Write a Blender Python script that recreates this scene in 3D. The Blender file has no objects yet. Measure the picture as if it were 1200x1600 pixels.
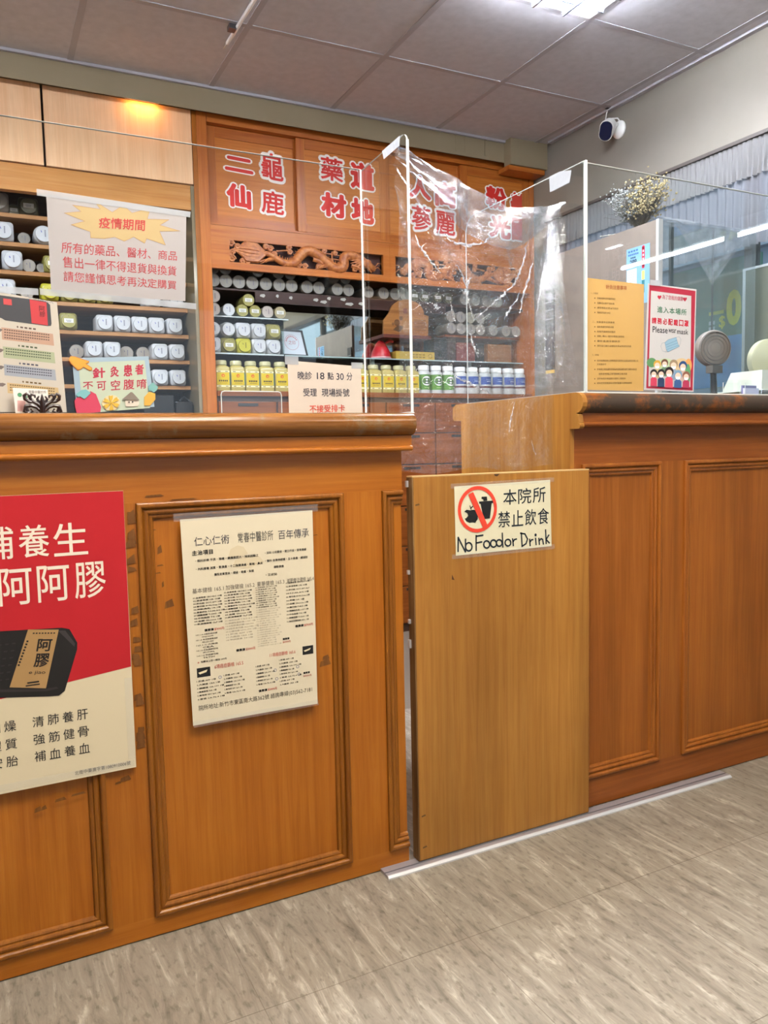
import bpy, bmesh, math, random
from mathutils import Vector, Matrix
random.seed(7)
PI = math.pi
S = bpy.context.scene
COL = S.collection

# ------------------------------------------------------------------ camera, world, light, exposure
def cam():
    yaw, pitch, roll = math.radians(26.7808), math.radians(4.8109), math.radians(-1.2302)
    f = Vector((math.sin(yaw)*math.cos(pitch), math.cos(yaw)*math.cos(pitch), -math.sin(pitch)))
    r = Vector((math.cos(yaw), -math.sin(yaw), 0)); u = r.cross(f)
    r2 = math.cos(roll)*r + math.sin(roll)*u
    u2 = -math.sin(roll)*r + math.cos(roll)*u
    c = bpy.data.cameras.new('camera'); o = bpy.data.objects.new('camera', c); COL.objects.link(o)
    m = Matrix((r2, u2, -f)).transposed().to_4x4(); m.translation = Vector((0, 0, 1.03))
    o.matrix_world = m
    c.sensor_fit = 'VERTICAL'; c.sensor_height = 24.0; c.lens = 24.0*1236.79/1600.0
    c.clip_start = 0.02
    S.camera = o
cam()
S.view_settings.view_transform = 'Standard'; S.view_settings.look = 'None'
S.view_settings.gamma = 1.0; S.view_settings.exposure = 1.36
S.view_settings.use_curve_mapping = False
S.cycles.transparent_max_bounces = 32
S.cycles.max_bounces = 10
S.cycles.use_denoising = True
S.cycles.sample_clamp_indirect = 6.0
W = bpy.data.worlds.new('world'); S.world = W; W.use_nodes = True
W.node_tree.nodes['Background'].inputs[0].default_value = (0.62, 0.72, 0.85, 1)
W.node_tree.nodes['Background'].inputs[1].default_value = 0.75
TUBE_CUSTOMER = 123.0     # emission of the ceiling lamps over the customer side
TUBE_SHELF_FILL = 300.0   # emission of the unseen fill lamp added on the jar shelves' side
TUBE_COUNTER = 165.0       # emission of the lamp over the counter
LED_STRIP = 36.0         # warm strip light above the cabinet door

# ------------------------------------------------------------------ materials
def lin(h):
    h = h.lstrip('#'); v = [int(h[i:i+2], 16)/255 for i in (0, 2, 4)]
    return tuple(((c/12.92) if c <= 0.04045 else ((c+0.055)/1.055)**2.4) for c in v)+(1,)
_M = {}
def dim(h, k):
    c = lin(h); o = '#'
    for v in c[:3]:
        v *= k; v = 12.92*v if v <= 0.0031308 else 1.055*v**(1/2.4)-0.055
        o += '%02x' % max(0, min(255, round(v*255)))
    return o
def newmat(name):
    m = bpy.data.materials.new(name); m.use_nodes = True
    nt = m.node_tree; return m, nt, nt.nodes['Principled BSDF']
def plain(hexc, rough=0.6, metal=0.0, spec=0.5, name=None, emit=0):
    k = ('p', hexc, rough, metal, spec, emit)
    if k in _M: return _M[k]
    m, nt, b = newmat(name or 'surface_'+hexc.strip('#'))
    b.inputs['Base Color'].default_value = lin(hexc); b.inputs['Roughness'].default_value = rough
    b.inputs['Metallic'].default_value = metal; b.inputs['Specular IOR Level'].default_value = spec
    if emit:
        b.inputs['Emission Color'].default_value = lin(hexc); b.inputs['Emission Strength'].default_value = emit
    _M[k] = m; return m
def N(nt, t, **kw):
    n = nt.nodes.new(t)
    for k, v in kw.items(): setattr(n, k, v)
    return n
def ramp(nt, stops):
    r = N(nt, 'ShaderNodeValToRGB'); e = r.color_ramp.elements
    while len(e) < len(stops): e.new(0.5)
    for i, (p, c) in enumerate(stops): e[i].position = p; e[i].color = c if len(c) == 4 else lin(c)
    return r
def wood(name, c0, c1, c2, axis='z', rough=0.38, grain=1.0, stain=0.0, bands=0, blotch='#5a3312', spec=0.25):
    k = ('w', name)
    if k in _M: return _M[k]
    m, nt, b = newmat(name); L = nt.links
    tc = N(nt, 'ShaderNodeTexCoord'); mp = N(nt, 'ShaderNodeMapping')
    sc = {'z': (38, 38, 1.3), 'x': (1.3, 38, 38), 'y': (38, 1.3, 38)}[axis]
    mp.inputs['Scale'].default_value = tuple(v*grain for v in sc)
    L.new(tc.outputs['Object'], mp.inputs['Vector'])
    n1 = N(nt, 'ShaderNodeTexNoise'); n1.inputs['Scale'].default_value = 1.6; n1.inputs['Detail'].default_value = 6; n1.inputs['Roughness'].default_value = 0.65
    n1.inputs['Distortion'].default_value = 0.6
    L.new(mp.outputs[0], n1.inputs['Vector'])
    r1 = ramp(nt, [(0.30, c0), (0.5, c1), (0.72, c2)]); L.new(n1.outputs['Fac'], r1.inputs['Fac'])
    n3 = N(nt, 'ShaderNodeTexNoise'); n3.inputs['Scale'].default_value = 9; n3.inputs['Detail'].default_value = 3
    L.new(mp.outputs[0], n3.inputs['Vector'])
    n2 = N(nt, 'ShaderNodeTexNoise'); n2.inputs['Scale'].default_value = 3.1; n2.inputs['Detail'].default_value = 5
    L.new(tc.outputs['Object'], n2.inputs['Vector'])
    r2 = ramp(nt, [(0.35, (0.90, 0.89, 0.87, 1)), (0.65, (1.04, 1.04, 1.04, 1))]); L.new(n2.outputs['Fac'], r2.inputs['Fac'])
    mx = N(nt, 'ShaderNodeMixRGB', blend_type='MULTIPLY'); mx.inputs[0].default_value = 0.9
    L.new(r1.outputs[0], mx.inputs[1]); L.new(r2.outputs[0], mx.inputs[2])
    r3 = ramp(nt, [(0.35, (0.92, 0.91, 0.9, 1)), (0.6, (1, 1, 1, 1))]); L.new(n3.outputs['Fac'], r3.inputs['Fac'])
    m3 = N(nt, 'ShaderNodeMixRGB', blend_type='MULTIPLY'); m3.inputs[0].default_value = 0.8
    L.new(mx.outputs[0], m3.inputs[1]); L.new(r3.outputs[0], m3.inputs[2])
    out = m3.outputs[0]
    if bands:
        mb2 = N(nt, 'ShaderNodeMapping'); mb2.inputs['Scale'].default_value = {'z': (9, 9, 0.5), 'x': (0.5, 9, 9), 'y': (9, 0.5, 9)}[axis]
        L.new(tc.outputs['Object'], mb2.inputs['Vector'])
        n5 = N(nt, 'ShaderNodeTexNoise'); n5.inputs['Scale'].default_value = 1.0; n5.inputs['Detail'].default_value = 3; L.new(mb2.outputs[0], n5.inputs['Vector'])
        r5 = ramp(nt, [(0.38, (0.84, 0.82, 0.80, 1)), (0.5, (1, 1, 1, 1)), (0.64, (1.12, 1.12, 1.1, 1))]); L.new(n5.outputs['Fac'], r5.inputs['Fac'])
        m5 = N(nt, 'ShaderNodeMixRGB', blend_type='MULTIPLY'); m5.inputs[0].default_value = 1.0
        L.new(out, m5.inputs[1]); L.new(r5.outputs[0], m5.inputs[2]); out = m5.outputs[0]
    if stain:
        n4 = N(nt, 'ShaderNodeTexNoise'); n4.inputs['Scale'].default_value = 7; n4.inputs['Detail'].default_value = 8; n4.inputs['Roughness'].default_value = 0.7
        L.new(tc.outputs['Object'], n4.inputs['Vector'])
        r4 = ramp(nt, [(0.62-stain*0.3, (0, 0, 0, 1)), (0.72-stain*0.3, (1, 1, 1, 1))]); L.new(n4.outputs['Fac'], r4.inputs['Fac'])
        m4 = N(nt, 'ShaderNodeMixRGB'); L.new(r4.outputs[0], m4.inputs[0]); L.new(out, m4.inputs[1]); m4.inputs[2].default_value = lin(blotch)
        out = m4.outputs[0]
    L.new(out, b.inputs['Base Color'])
    b.inputs['Roughness'].default_value = rough; b.inputs['Specular IOR Level'].default_value = spec
    bp = N(nt, 'ShaderNodeBump'); bp.inputs['Strength'].default_value = 0.08; bp.inputs['Distance'].default_value = 0.002
    L.new(n1.outputs['Fac'], bp.inputs['Height']); L.new(bp.outputs[0], b.inputs['Normal'])
    _M[k] = m; return m
def speckle(name, c0, c1, scale=20, rough=0.8, bump=0.2, detail=6, stretch=(1, 1, 1), lo=0.35, hi=0.65):
    m, nt, b = newmat(name); L = nt.links
    tc = N(nt, 'ShaderNodeTexCoord'); mp = N(nt, 'ShaderNodeMapping'); mp.inputs['Scale'].default_value = stretch
    L.new(tc.outputs['Object'], mp.inputs['Vector'])
    n = N(nt, 'ShaderNodeTexNoise'); n.inputs['Scale'].default_value = scale; n.inputs['Detail'].default_value = detail
    L.new(mp.outputs[0], n.inputs['Vector'])
    r = ramp(nt, [(lo, c0), (hi, c1)]); L.new(n.outputs['Fac'], r.inputs['Fac']); L.new(r.outputs[0], b.inputs['Base Color'])
    b.inputs['Roughness'].default_value = rough
    bp = N(nt, 'ShaderNodeBump'); bp.inputs['Strength'].default_value = bump; bp.inputs['Distance'].default_value = 0.003
    L.new(n.outputs['Fac'], bp.inputs['Height']); L.new(bp.outputs[0], b.inputs['Normal'])
    return m
def clear(name, tint='#f4f8f8', base_refl=0.035, rough=0.01, milky=0.0, bump=0.0, bscale=20, edge=0.9, power=5.0, milk='#dfe6ea'):
    """thin clear sheet: transparent with a mirror coat that grows at grazing angles"""
    m, nt, b = newmat(name); L = nt.links; nt.nodes.remove(b)
    out = nt.nodes['Material Output']
    tr = N(nt, 'ShaderNodeBsdfTransparent'); tr.inputs[0].default_value = lin(tint)
    gl = N(nt, 'ShaderNodeBsdfGlossy'); gl.inputs['Roughness'].default_value = rough; gl.inputs[0].default_value = (1, 1, 1, 1)
    lw = N(nt, 'ShaderNodeLayerWeight'); lw.inputs[0].default_value = 0.5
    pw = N(nt, 'ShaderNodeMath', operation='POWER'); pw.inputs[1].default_value = power
    ml = N(nt, 'ShaderNodeMath', operation='MULTIPLY_ADD'); ml.inputs[1].default_value = edge; ml.inputs[2].default_value = base_refl
    L.new(lw.outputs['Facing'], pw.inputs[0]); L.new(pw.outputs[0], ml.inputs[0])
    if bump:
        tc = N(nt, 'ShaderNodeTexCoord')
        n = N(nt, 'ShaderNodeTexNoise'); n.inputs['Scale'].default_value = bscale; n.inputs['Detail'].default_value = 5; n.inputs['Distortion'].default_value = 0.75
        L.new(tc.outputs['Object'], n.inputs['Vector'])
        bp = N(nt, 'ShaderNodeBump'); bp.inputs['Strength'].default_value = bump; bp.inputs['Distance'].default_value = 0.01
        n2 = N(nt, 'ShaderNodeTexNoise'); n2.inputs['Scale'].default_value = bscale*4.2; n2.inputs['Detail'].default_value = 2
        L.new(tc.outputs['Object'], n2.inputs['Vector'])
        ad = N(nt, 'ShaderNodeMath', operation='MULTIPLY_ADD'); ad.inputs[1].default_value = 0.28; L.new(n2.outputs['Fac'], ad.inputs[0]); L.new(n.outputs['Fac'], ad.inputs[2])
        L.new(ad.outputs[0], bp.inputs['Height']); L.new(bp.outputs[0], gl.inputs['Normal']); L.new(bp.outputs[0], lw.inputs['Normal'])
    base = tr.outputs[0]
    if milky:
        df = N(nt, 'ShaderNodeBsdfDiffuse'); df.inputs[0].default_value = lin(milk)
        mm = N(nt, 'ShaderNodeMixShader'); mm.inputs[0].default_value = milky
        L.new(tr.outputs[0], mm.inputs[1]); L.new(df.outputs[0], mm.inputs[2]); base = mm.outputs[0]
    mx = N(nt, 'ShaderNodeMixShader'); L.new(ml.outputs[0], mx.inputs[0]); L.new(base, mx.inputs[1]); L.new(gl.outputs[0], mx.inputs[2])
    L.new(mx.outputs[0], out.inputs['Surface'])
    return m
def emitter(hexc, s):
    k = ('e', hexc, s)
    if k in _M: return _M[k]
    m, nt, b = newmat('glow'); nt.nodes.remove(b)
    e = N(nt, 'ShaderNodeEmission'); e.inputs[0].default_value = lin(hexc); e.inputs[1].default_value = s
    nt.links.new(e.outputs[0], nt.nodes['Material Output'].inputs['Surface']); _M[k] = m; return m
def floor_mat():
    m, nt, b = newmat('streaked_stone_tile'); L = nt.links
    tc = N(nt, 'ShaderNodeTexCoord'); mp = N(nt, 'ShaderNodeMapping'); mp.inputs['Scale'].default_value = (15, 2.4, 1)
    mp.inputs['Rotation'].default_value = (0, 0, math.radians(5))
    L.new(tc.outputs['Object'], mp.inputs['Vector'])
    n = N(nt, 'ShaderNodeTexNoise'); n.inputs['Scale'].default_value = 2.2; n.inputs['Detail'].default_value = 9; n.inputs['Roughness'].default_value = 0.72; n.inputs['Distortion'].default_value = 0.8
    L.new(mp.outputs[0], n.inputs['Vector'])
    r = ramp(nt, [(0.30, '#5f564b'), (0.43, '#7b7265'), (0.55, '#8b8274'), (0.68, '#b4aa9b')]); L.new(n.outputs['Fac'], r.inputs['Fac'])
    n2 = N(nt, 'ShaderNodeTexNoise'); n2.inputs['Scale'].default_value = 46; n2.inputs['Detail'].default_value = 7
    mp2 = N(nt, 'ShaderNodeMapping'); mp2.inputs['Scale'].default_value = (2.0, 0.8, 1); L.new(tc.outputs['Object'], mp2.inputs['Vector']); L.new(mp2.outputs[0], n2.inputs['Vector'])
    r2 = ramp(nt, [(0.32, (0.60, 0.58, 0.55, 1)), (0.45, (1, 1, 1, 1)), (0.62, (1, 1, 1, 1)), (0.74, (1.15, 1.14, 1.1, 1))]); L.new(n2.outputs['Fac'], r2.inputs['Fac'])
    mx = N(nt, 'ShaderNodeMixRGB', blend_type='MULTIPLY'); mx.inputs[0].default_value = 0.9
    L.new(r.outputs[0], mx.inputs[1]); L.new(r2.outputs[0], mx.inputs[2])
    L.new(mx.outputs[0], b.inputs['Base Color']); b.inputs['Roughness'].default_value = 0.36; b.inputs['Specular IOR Level'].default_value = 0.4
    bp = N(nt, 'ShaderNodeBump'); bp.inputs['Strength'].default_value = 0.12; bp.inputs['Distance'].default_value = 0.002
    L.new(n.outputs['Fac'], bp.inputs['Height']); L.new(bp.outputs[0], b.inputs['Normal'])
    return m

WH = wood('honey_wood_horizontal', '#925111', '#9f5c18', '#aa6821', 'x', rough=0.30)
WV = wood('honey_wood_vertical', '#904f10', '#9c5a16', '#a6651d', 'z', rough=0.33)
WM = wood('dark_moulding_wood', '#6e3d0c', '#7f4a12', '#8e5718', 'z', rough=0.35)
WMX = wood('dark_moulding_wood_horizontal', '#8c5420', '#9c6026', '#a86a2c', 'x', rough=0.35)
WRH = wood('red_brown_wood_horizontal', '#7a3f14', '#85481a', '#915320', 'x', rough=0.33)
WRV = wood('red_brown_wood_vertical', '#804515', '#8c4f1a', '#985b22', 'z', rough=0.36, bands=1)
WB = wood('yellow_board_wood', '#8e5d22', '#9b692c', '#a67536', 'z', rough=0.42, bands=1)
WBE = wood('worn_board_edge', '#4b3016', '#6a4a28', '#9a7a4e', 'z', rough=0.6)
WCAP = wood('worn_cap_wood', '#5a3412', '#6e441b', '#83582c', 'x', rough=0.22, stain=0.22, blotch='#6e5a40')
WCAPR = wood('dirty_cap_wood', '#59300c', '#7a4416', '#925a26', 'x', rough=0.5, stain=0.66, blotch='#3c3026')
WL = wood('pale_laminate', '#eebb8e', '#f4c69b', '#f8d0a8', 'z', rough=0.28, grain=0.6)
WLR = wood('pale_rail_wood', '#b97a3e', '#c4884a', '#cd965a', 'x', rough=0.35)
WSH = wood('shelf_wood', '#916338', '#a67648', '#b4885c', 'x', rough=0.5)
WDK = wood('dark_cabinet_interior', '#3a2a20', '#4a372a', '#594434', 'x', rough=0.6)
WC = wood('red_cabinet_wood', '#a3541e', '#b46628', '#c27634', 'z', rough=0.35)
WCH = wood('red_cabinet_wood_horizontal', '#a3541e', '#b46628', '#c27634', 'x', rough=0.35)
WCP = wood('cabinet_door_veneer', '#b86826', '#c6752d', '#d0823a', 'x', rough=0.4, grain=1.6)
WCV = speckle('carved_dragon_wood', '#9a5228', '#c47a40', 60, 0.45, 0.6)
WDD = wood('drawer_wood', '#6a340f', '#7b4016', '#8a4c1e', 'x', rough=0.4)
WSL = wood('dark_shelf_edge', '#2a1812', '#37211a', '#452b22', 'x', rough=0.4)
M_ceil = speckle('mineral_ceiling_tile', '#c6c5cb', '#d1d0d6', 26, 0.95, 0.35, 8, lo=0.3, hi=0.7)
M_tbar = plain('#b4b2b8', 0.6)
M_soffit = speckle('cream_paint', '#8c7e63', '#908268', 5, 0.85, 0.02)
M_wall = speckle('cream_wall_paint', '#7a746a', '#7f796f', 4, 0.85, 0.02)
M_floor = floor_mat()
M_grout = plain('#6f6355', 0.7)
M_alu = plain('#d6d6d8', 0.35, 0.6)
M_alud = plain('#4b4643', 0.5, 0.5)
M_acr = clear('clear_acrylic', '#fcfefd', 0.02)
M_acre = plain('#c6cac8', 0.25, 0, 0.6)
M_film = clear('wrinkled_clear_film', '#fbfcfd', 0.085, 0.03, 0.03, 1.0, 30, 0.85, 2.4, '#d6dbe8')
M_film2 = clear('folded_clear_film', '#e6eaf2', 0.10, 0.05, 0.16, 0.8, 34, 0.85, 2.2, '#cdd5e6')
M_tape2 = clear('thin_clear_tape', '#ffffff', 0.03, 0.25, 0.10, 0.2, 40, 0.4, 4, '#eef1f4')
M_tape = clear('milky_tape', '#ffffff', 0.05, 0.3, 0.62, 0.3, 40, 0.5, 4, '#b4b8bd')
M_glass = clear('window_glass', '#f2f7f8', 0.035, 0.01)
M_paper = plain('#efe6d8', 0.6, 0, 0.3)
M_black = plain('#15130f', 0.5)
M_white = plain('#eeeeec', 0.45)

# ------------------------------------------------------------------ mesh building
BASE = {}
class MB:
    def __init__(s): s.v = []; s.f = []; s.m = []; s.s = []
    def add(s, vs, fs, m=0, smooth=False):
        o = len(s.v); s.v += [tuple(v) for v in vs]
        for f in fs: s.f.append([i+o for i in f]); s.m.append(m); s.s.append(smooth)
        return s
    def box(s, x0, x1, y0, y1, z0, z1, m=0):
        return s.add([(x0, y0, z0), (x1, y0, z0), (x1, y1, z0), (x0, y1, z0), (x0, y0, z1), (x1, y0, z1), (x1, y1, z1), (x0, y1, z1)],
                     [(3, 2, 1, 0), (4, 5, 6, 7), (0, 1, 5, 4), (1, 2, 6, 5), (2, 3, 7, 6), (3, 0, 4, 7)], m)
    def loft(s, rings, m=0, smooth=True, cap0=True, cap1=True, closed=True):
        n = len(rings[0]); vs = [p for r in rings for p in r]; fs = []
        for i in range(len(rings)-1):
            for j in range(n if closed else n-1):
                k = (j+1) % n
                fs.append((i*n+j, i*n+k, (i+1)*n+k, (i+1)*n+j))
        s.add(vs, fs, m, smooth)
        if cap0: s.add(rings[0], [tuple(range(n-1, -1, -1))], m)
        if cap1: s.add(rings[-1], [tuple(range(n))], m)
        return s
    def tube(s, path, rad, n=8, m=0, smooth=True, flat=1.0, cap=True):
        P = [Vector(p) for p in path]; R = rad if isinstance(rad, (list, tuple)) else [rad]*len(P)
        rings = []; up = None
        for i, p in enumerate(P):
            d = (P[min(i+1, len(P)-1)]-P[max(i-1, 0)])
            d = d.normalized() if d.length > 1e-9 else Vector((0, 0, 1))
            if up is None:
                up = Vector((0, 1, 0)) if abs(d.y) < 0.9 else Vector((0, 0, 1))
            a = d.cross(up)
            if a.length < 1e-6: a = d.cross(Vector((1, 0, 0)))
            a.normalize(); b = a.cross(d).normalized(); up = b
            rings.append([p+R[i]*(math.cos(2*PI*k/n)*a+flat*math.sin(2*PI*k/n)*b) for k in range(n)])
        return s.loft(rings, m, smooth, cap, cap)
    def lathe(s, c, axis, prof, n=20, m=0, smooth=True, sx=1.0):
        ax = Vector(axis).normalized(); a = ax.cross(Vector((0, 0, 1)))
        if a.length < 1e-4: a = Vector((1, 0, 0))
        a.normalize(); b = ax.cross(a); c = Vector(c)
        rings = [[c+ax*h+r*(sx*math.cos(2*PI*k/n)*a+math.sin(2*PI*k/n)*b) for k in range(n)] for r, h in prof]
        return s.loft(rings, m, smooth)
    def prism(s, pts, fn, d0, d1, m=0, smooth=False):
        return s.loft([[fn(p, d0) for p in pts], [fn(p, d1) for p in pts]], m, smooth)
    def ball(s, c, r, n=10, m=0, sc=(1, 1, 1)):
        rings = []
        for i in range(1, n):
            t = PI*i/n
            rings.append([(c[0]+sc[0]*r*math.sin(t)*math.cos(2*PI*k/(n*2)), c[1]+sc[1]*r*math.sin(t)*math.sin(2*PI*k/(n*2)), c[2]-sc[2]*r*math.cos(t)) for k in range(n*2)])
        return s.loft(rings, m, True)
    def build(s, name, mats, parent=None, base=None, bevel=0, kind=None, label=None, cat=None, group=None):
        if parent is not None: base = BASE[parent.name]
        if base is None:
            xs = [v[0] for v in s.v]; ys = [v[1] for v in s.v]; zs = [v[2] for v in s.v]
            base = ((min(xs)+max(xs))/2, (min(ys)+max(ys))/2, min(zs))
        base = Vector(base)
        me = bpy.data.meshes.new(name)
        me.from_pydata([tuple(Vector(v)-base) for v in s.v], [], s.f)
        if not isinstance(mats, (list, tuple)): mats = [mats]
        for mt in mats: me.materials.append(mt)
        me.polygons.foreach_set('material_index', s.m); me.polygons.foreach_set('use_smooth', s.s)
        me.validate(); me.update()
        bm = bmesh.new(); bm.from_mesh(me); bmesh.ops.remove_doubles(bm, verts=bm.verts, dist=1e-6)
        bmesh.ops.recalc_face_normals(bm, faces=bm.faces); bm.to_mesh(me); bm.free()
        o = bpy.data.objects.new(name, me); COL.objects.link(o)
        if parent is not None: o.parent = parent
        else: o.location = base
        BASE[o.name] = base
        if bevel:
            bv = o.modifiers.new('bevel', 'BEVEL'); bv.width = bevel; bv.segments = 2; bv.limit_method = 'ANGLE'; bv.angle_limit = 0.7
        if any(s.s):
            try:
                with_angle = [p for p in me.polygons]
                me.set_sharp_from_angle(angle=math.radians(40))
            except Exception: pass
        if kind: o['kind'] = kind
        if label: o['label'] = label
        if cat: o['category'] = cat
        if group: o['group'] = group
        return o
def thing(name, label, cat, base, group=None):
    o = bpy.data.objects.new(name, None); o.empty_display_size = 0.05; COL.objects.link(o)
    o.location = base; BASE[o.name] = Vector(base)
    o['label'] = label; o['category'] = cat
    if group: o['group'] = group
    return o
def dup(root, loc, label, group=None, rot=None):
    r = root.copy(); COL.objects.link(r); r.location = loc; r['label'] = label
    if rot: r.rotation_euler = rot
    if group: r['group'] = group
    for ch in list(root.children):
        c = ch.copy(); COL.objects.link(c); c.parent = r
        for g in ch.children:
            d = g.copy(); COL.objects.link(d); d.parent = c
    return r
def struct(name, mb, mat, bevel=0, parent=None):
    return mb.build(name, mat, parent=parent, bevel=bevel, kind=None if parent else 'structure')
def clip_x(o, xmax):
    """cut a mesh off at world x = xmax"""
    me = o.data; bm = bmesh.new(); bm.from_mesh(me)
    bx = BASE[o.name].x
    g = bm.verts[:]+bm.edges[:]+bm.faces[:]
    bmesh.ops.bisect_plane(bm, geom=g, plane_co=(xmax-bx, 0, 0), plane_no=(1, 0, 0), clear_outer=True)
    bm.to_mesh(me); bm.free()

# ------------------------------------------------------------------ lettering and flat signs
_T = {}
def glyphs(body, bold=0.0, res=3):
    k = (body, bold, res)
    if k in _T: return _T[k]
    c = bpy.data.curves.new('lettering', 'FONT'); c.body = body; c.resolution_u = res
    o = bpy.data.objects.new('lettering', c); COL.objects.link(o)
    dg = bpy.context.evaluated_depsgraph_get(); dg.update()
    me = bpy.data.meshes.new_from_object(o.evaluated_get(dg))
    vs = [(v.co.x, v.co.y) for v in me.vertices]; fs = [tuple(p.vertices) for p in me.polygons]
    bpy.data.objects.remove(o); bpy.data.curves.remove(c); bpy.data.meshes.remove(me)
    x0 = min(v[0] for v in vs); x1 = max(v[0] for v in vs); y0 = min(v[1] for v in vs); y1 = max(v[1] for v in vs)
    if bold:                     # heavier strokes: the union of shifted copies
        n = 12 if bold > 0.03 else 8; v0 = vs; f0 = fs; vs = []; fs = []
        for q in range(n+1):
            dx, dy = (0, 0) if q == n else (bold*math.cos(2*PI*q/n), bold*math.sin(2*PI*q/n))
            o_ = len(vs); vs += [(v[0]+dx, v[1]+dy, q) for v in v0]; fs += [tuple(i+o_ for i in f) for f in f0]
        if bold < 0.05: x0 -= bold; x1 += bold; y0 -= bold; y1 += bold
    vs = [((v[0]-x0)/(x1-x0), (v[1]-y0)/max(y1-y0, 1e-6), v[2] if len(v) > 2 else 0) for v in vs]
    _T[k] = (vs, fs); return _T[k]
class Sign:
    """a flat sheet in the plane O + u*U + v*V, read from the side N = U x V"""
    def __init__(s, root, O=(0, 0, 0), U=(1, 0, 0), V=(0, 0, 1)):
        s.root = root; s.O = Vector(O); s.U = Vector(U).normalized(); s.V = Vector(V).normalized(); s.Nn = s.U.cross(s.V); s.L = {}
    def P(s, uv, off=0.0): return s.O+s.U*uv[0]+s.V*uv[1]+s.Nn*off
    def mb(s, part, col):
        k = (part, col)
        if part in ('tape_strip', 'tape_residue', 'chip', 'mirror_glint', 'picture', 'mark', 'cartoon_coat', 'cartoon_hair', 'cartoon_face', 'cartoon_mask', 'heart'): s.n = getattr(s, 'n', 0)+1; k = (part, col, s.n)
        if k not in s.L: s.L[k] = MB()
        return s.L[k]
    def sheet(s, part, mat, pts, thick=0.0008, bevel=0):
        m = MB(); m.prism(pts, lambda p, d: s.P(p, d), -thick, 0.0)
        return m.build(part, mat, s.root, bevel=bevel)
    def poly(s, part, col, pts, lay=1): s.mb(part, col).add([s.P(p, lay*0.0003) for p in pts], [tuple(range(len(pts)))])
    def rect(s, part, col, u0, v0, u1, v1, lay=1): s.poly(part, col, [(u0, v0), (u1, v0), (u1, v1), (u0, v1)], lay)
    def disc(s, part, col, u, v, r, lay=1, ry=None, n=24): s.poly(part, col, [(u+r*math.cos(2*PI*k/n), v+(ry or r)*math.sin(2*PI*k/n)) for k in range(n)], lay)
    def ring(s, part, col, u, v, r0, r1, lay=1, n=36, ky=1.0):
        vs = []; fs = []
        for k in range(n):
            a = 2*PI*k/n; vs += [s.P((u+r0*math.cos(a), v+ky*r0*math.sin(a)), lay*0.0003), s.P((u+r1*math.cos(a), v+ky*r1*math.sin(a)), lay*0.0003)]
            j = (k+1) % n; fs.append((2*k, 2*k+1, 2*j+1, 2*j))
        s.mb(part, col).add(vs, fs)
    def quadtext(s, part, col, body, tl, tr, br, bl, lay=2, bold=0.0, res=3):
        vs, fs = glyphs(body, bold, res); out = []
        for a, b, q in vs:
            t = 1-b
            u = (tl[0]*(1-a)+tr[0]*a)*(1-t)+(bl[0]*(1-a)+br[0]*a)*t
            v = (tl[1]*(1-a)+tr[1]*a)*(1-t)+(bl[1]*(1-a)+br[1]*a)*t
            out.append(s.P((u, v), lay*0.0003+q*1.6e-5))
        s.mb(part, col).add(out, fs)
    def text(s, part, col, body, u0, v0, u1, v1, lay=2, bold=0.0, res=3):
        s.quadtext(part, col, body, (u0, v1), (u1, v1), (u1, v0), (u0, v0), lay, bold, res)
    def stroke(s, part, col, pts, w, lay=2):
        m = s.mb(part, col)
        for i in range(len(pts)-1):
            a = Vector(pts[i]); b = Vector(pts[i+1]); d = b-a
            if d.length < 1e-7: continue
            d.normalize(); n = Vector((-d.y, d.x))*w/2; e = d*w*0.35
            m.add([s.P(p, lay*0.0003+(i % 8)*1.6e-5) for p in (a-e-n, b+e-n, b+e+n, a-e+n)], [(0, 1, 2, 3)])
    def done(s):
        for (part, col, *_), m in s.L.items():
            m.build(part, col if not isinstance(col, str) else plain(col, 0.6, 0, 0.3), s.root)

# ================================================================== the room
XW, YB, ZC = 2.94, 4.32, 2.70
XL, YR = -2.6, -3.4
m = MB(); m.box(XL-0.1, 7.6, -6.2, YB+0.1, -0.06, -0.0006); m.box(XW+0.2, 7.6, YB+0.1, 9.2, -0.06, -0.0006); struct('trim_1', m, M_grout)
# floor tiles: one structure, joints left open over the grout bed
m = MB(); p = 0.4445; g = 0.0007
x = 0.4065-7*p
while x < XW:
    y = 1.3355-11*p
    while y < 2.3:
        m.box(x+g, min(x+p-g, XW), y+g, y+p-g, -0.0004, 0.0)
        y += p
    x += p
struct('floor', m, M_floor)
# ceiling with lay-in tiles and T-bars
cx = [0.4325+0.6073*k for k in range(-5, 5)]; cy = [3.766-0.604*k for k in range(0, 12)]
m = MB(); m.box(XL, XW+0.1, YR, YB, ZC, ZC+0.04); struct('ceiling', m, M_ceil)
m = MB()
for x in cx: m.box(x-0.0125, x+0.0125, YR, 3.78, ZC-0.003, ZC)
for i, y in enumerate(cy): m.box(XL, XW, y-0.0125, y+0.0125, ZC-0.0029, ZC)
m.box(XW-0.025, XW, YR, 3.65, ZC-0.012, ZC); m.box(XL, XW, 3.735, 3.75, ZC-0.012, ZC)
struct('trim_2', m, M_tbar)
m = MB(); m.box(XL-0.1, XL, YR, YB, 0, ZC); struct('wall_left', m, M_wall)
m = MB(); m.box(XL, XW, YB, YB+0.1, 0, ZC); struct('wall_back', m, M_wall)
m = MB(); m.box(XL, -0.9, YR-0.1, YR, 0, ZC); m.box(-0.9, XW, YR-0.1, YR, 0, 0.5); m.box(-0.9, XW, YR-0.1, YR, 2.3, ZC); struct('wall_front', m, M_wall)
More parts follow.
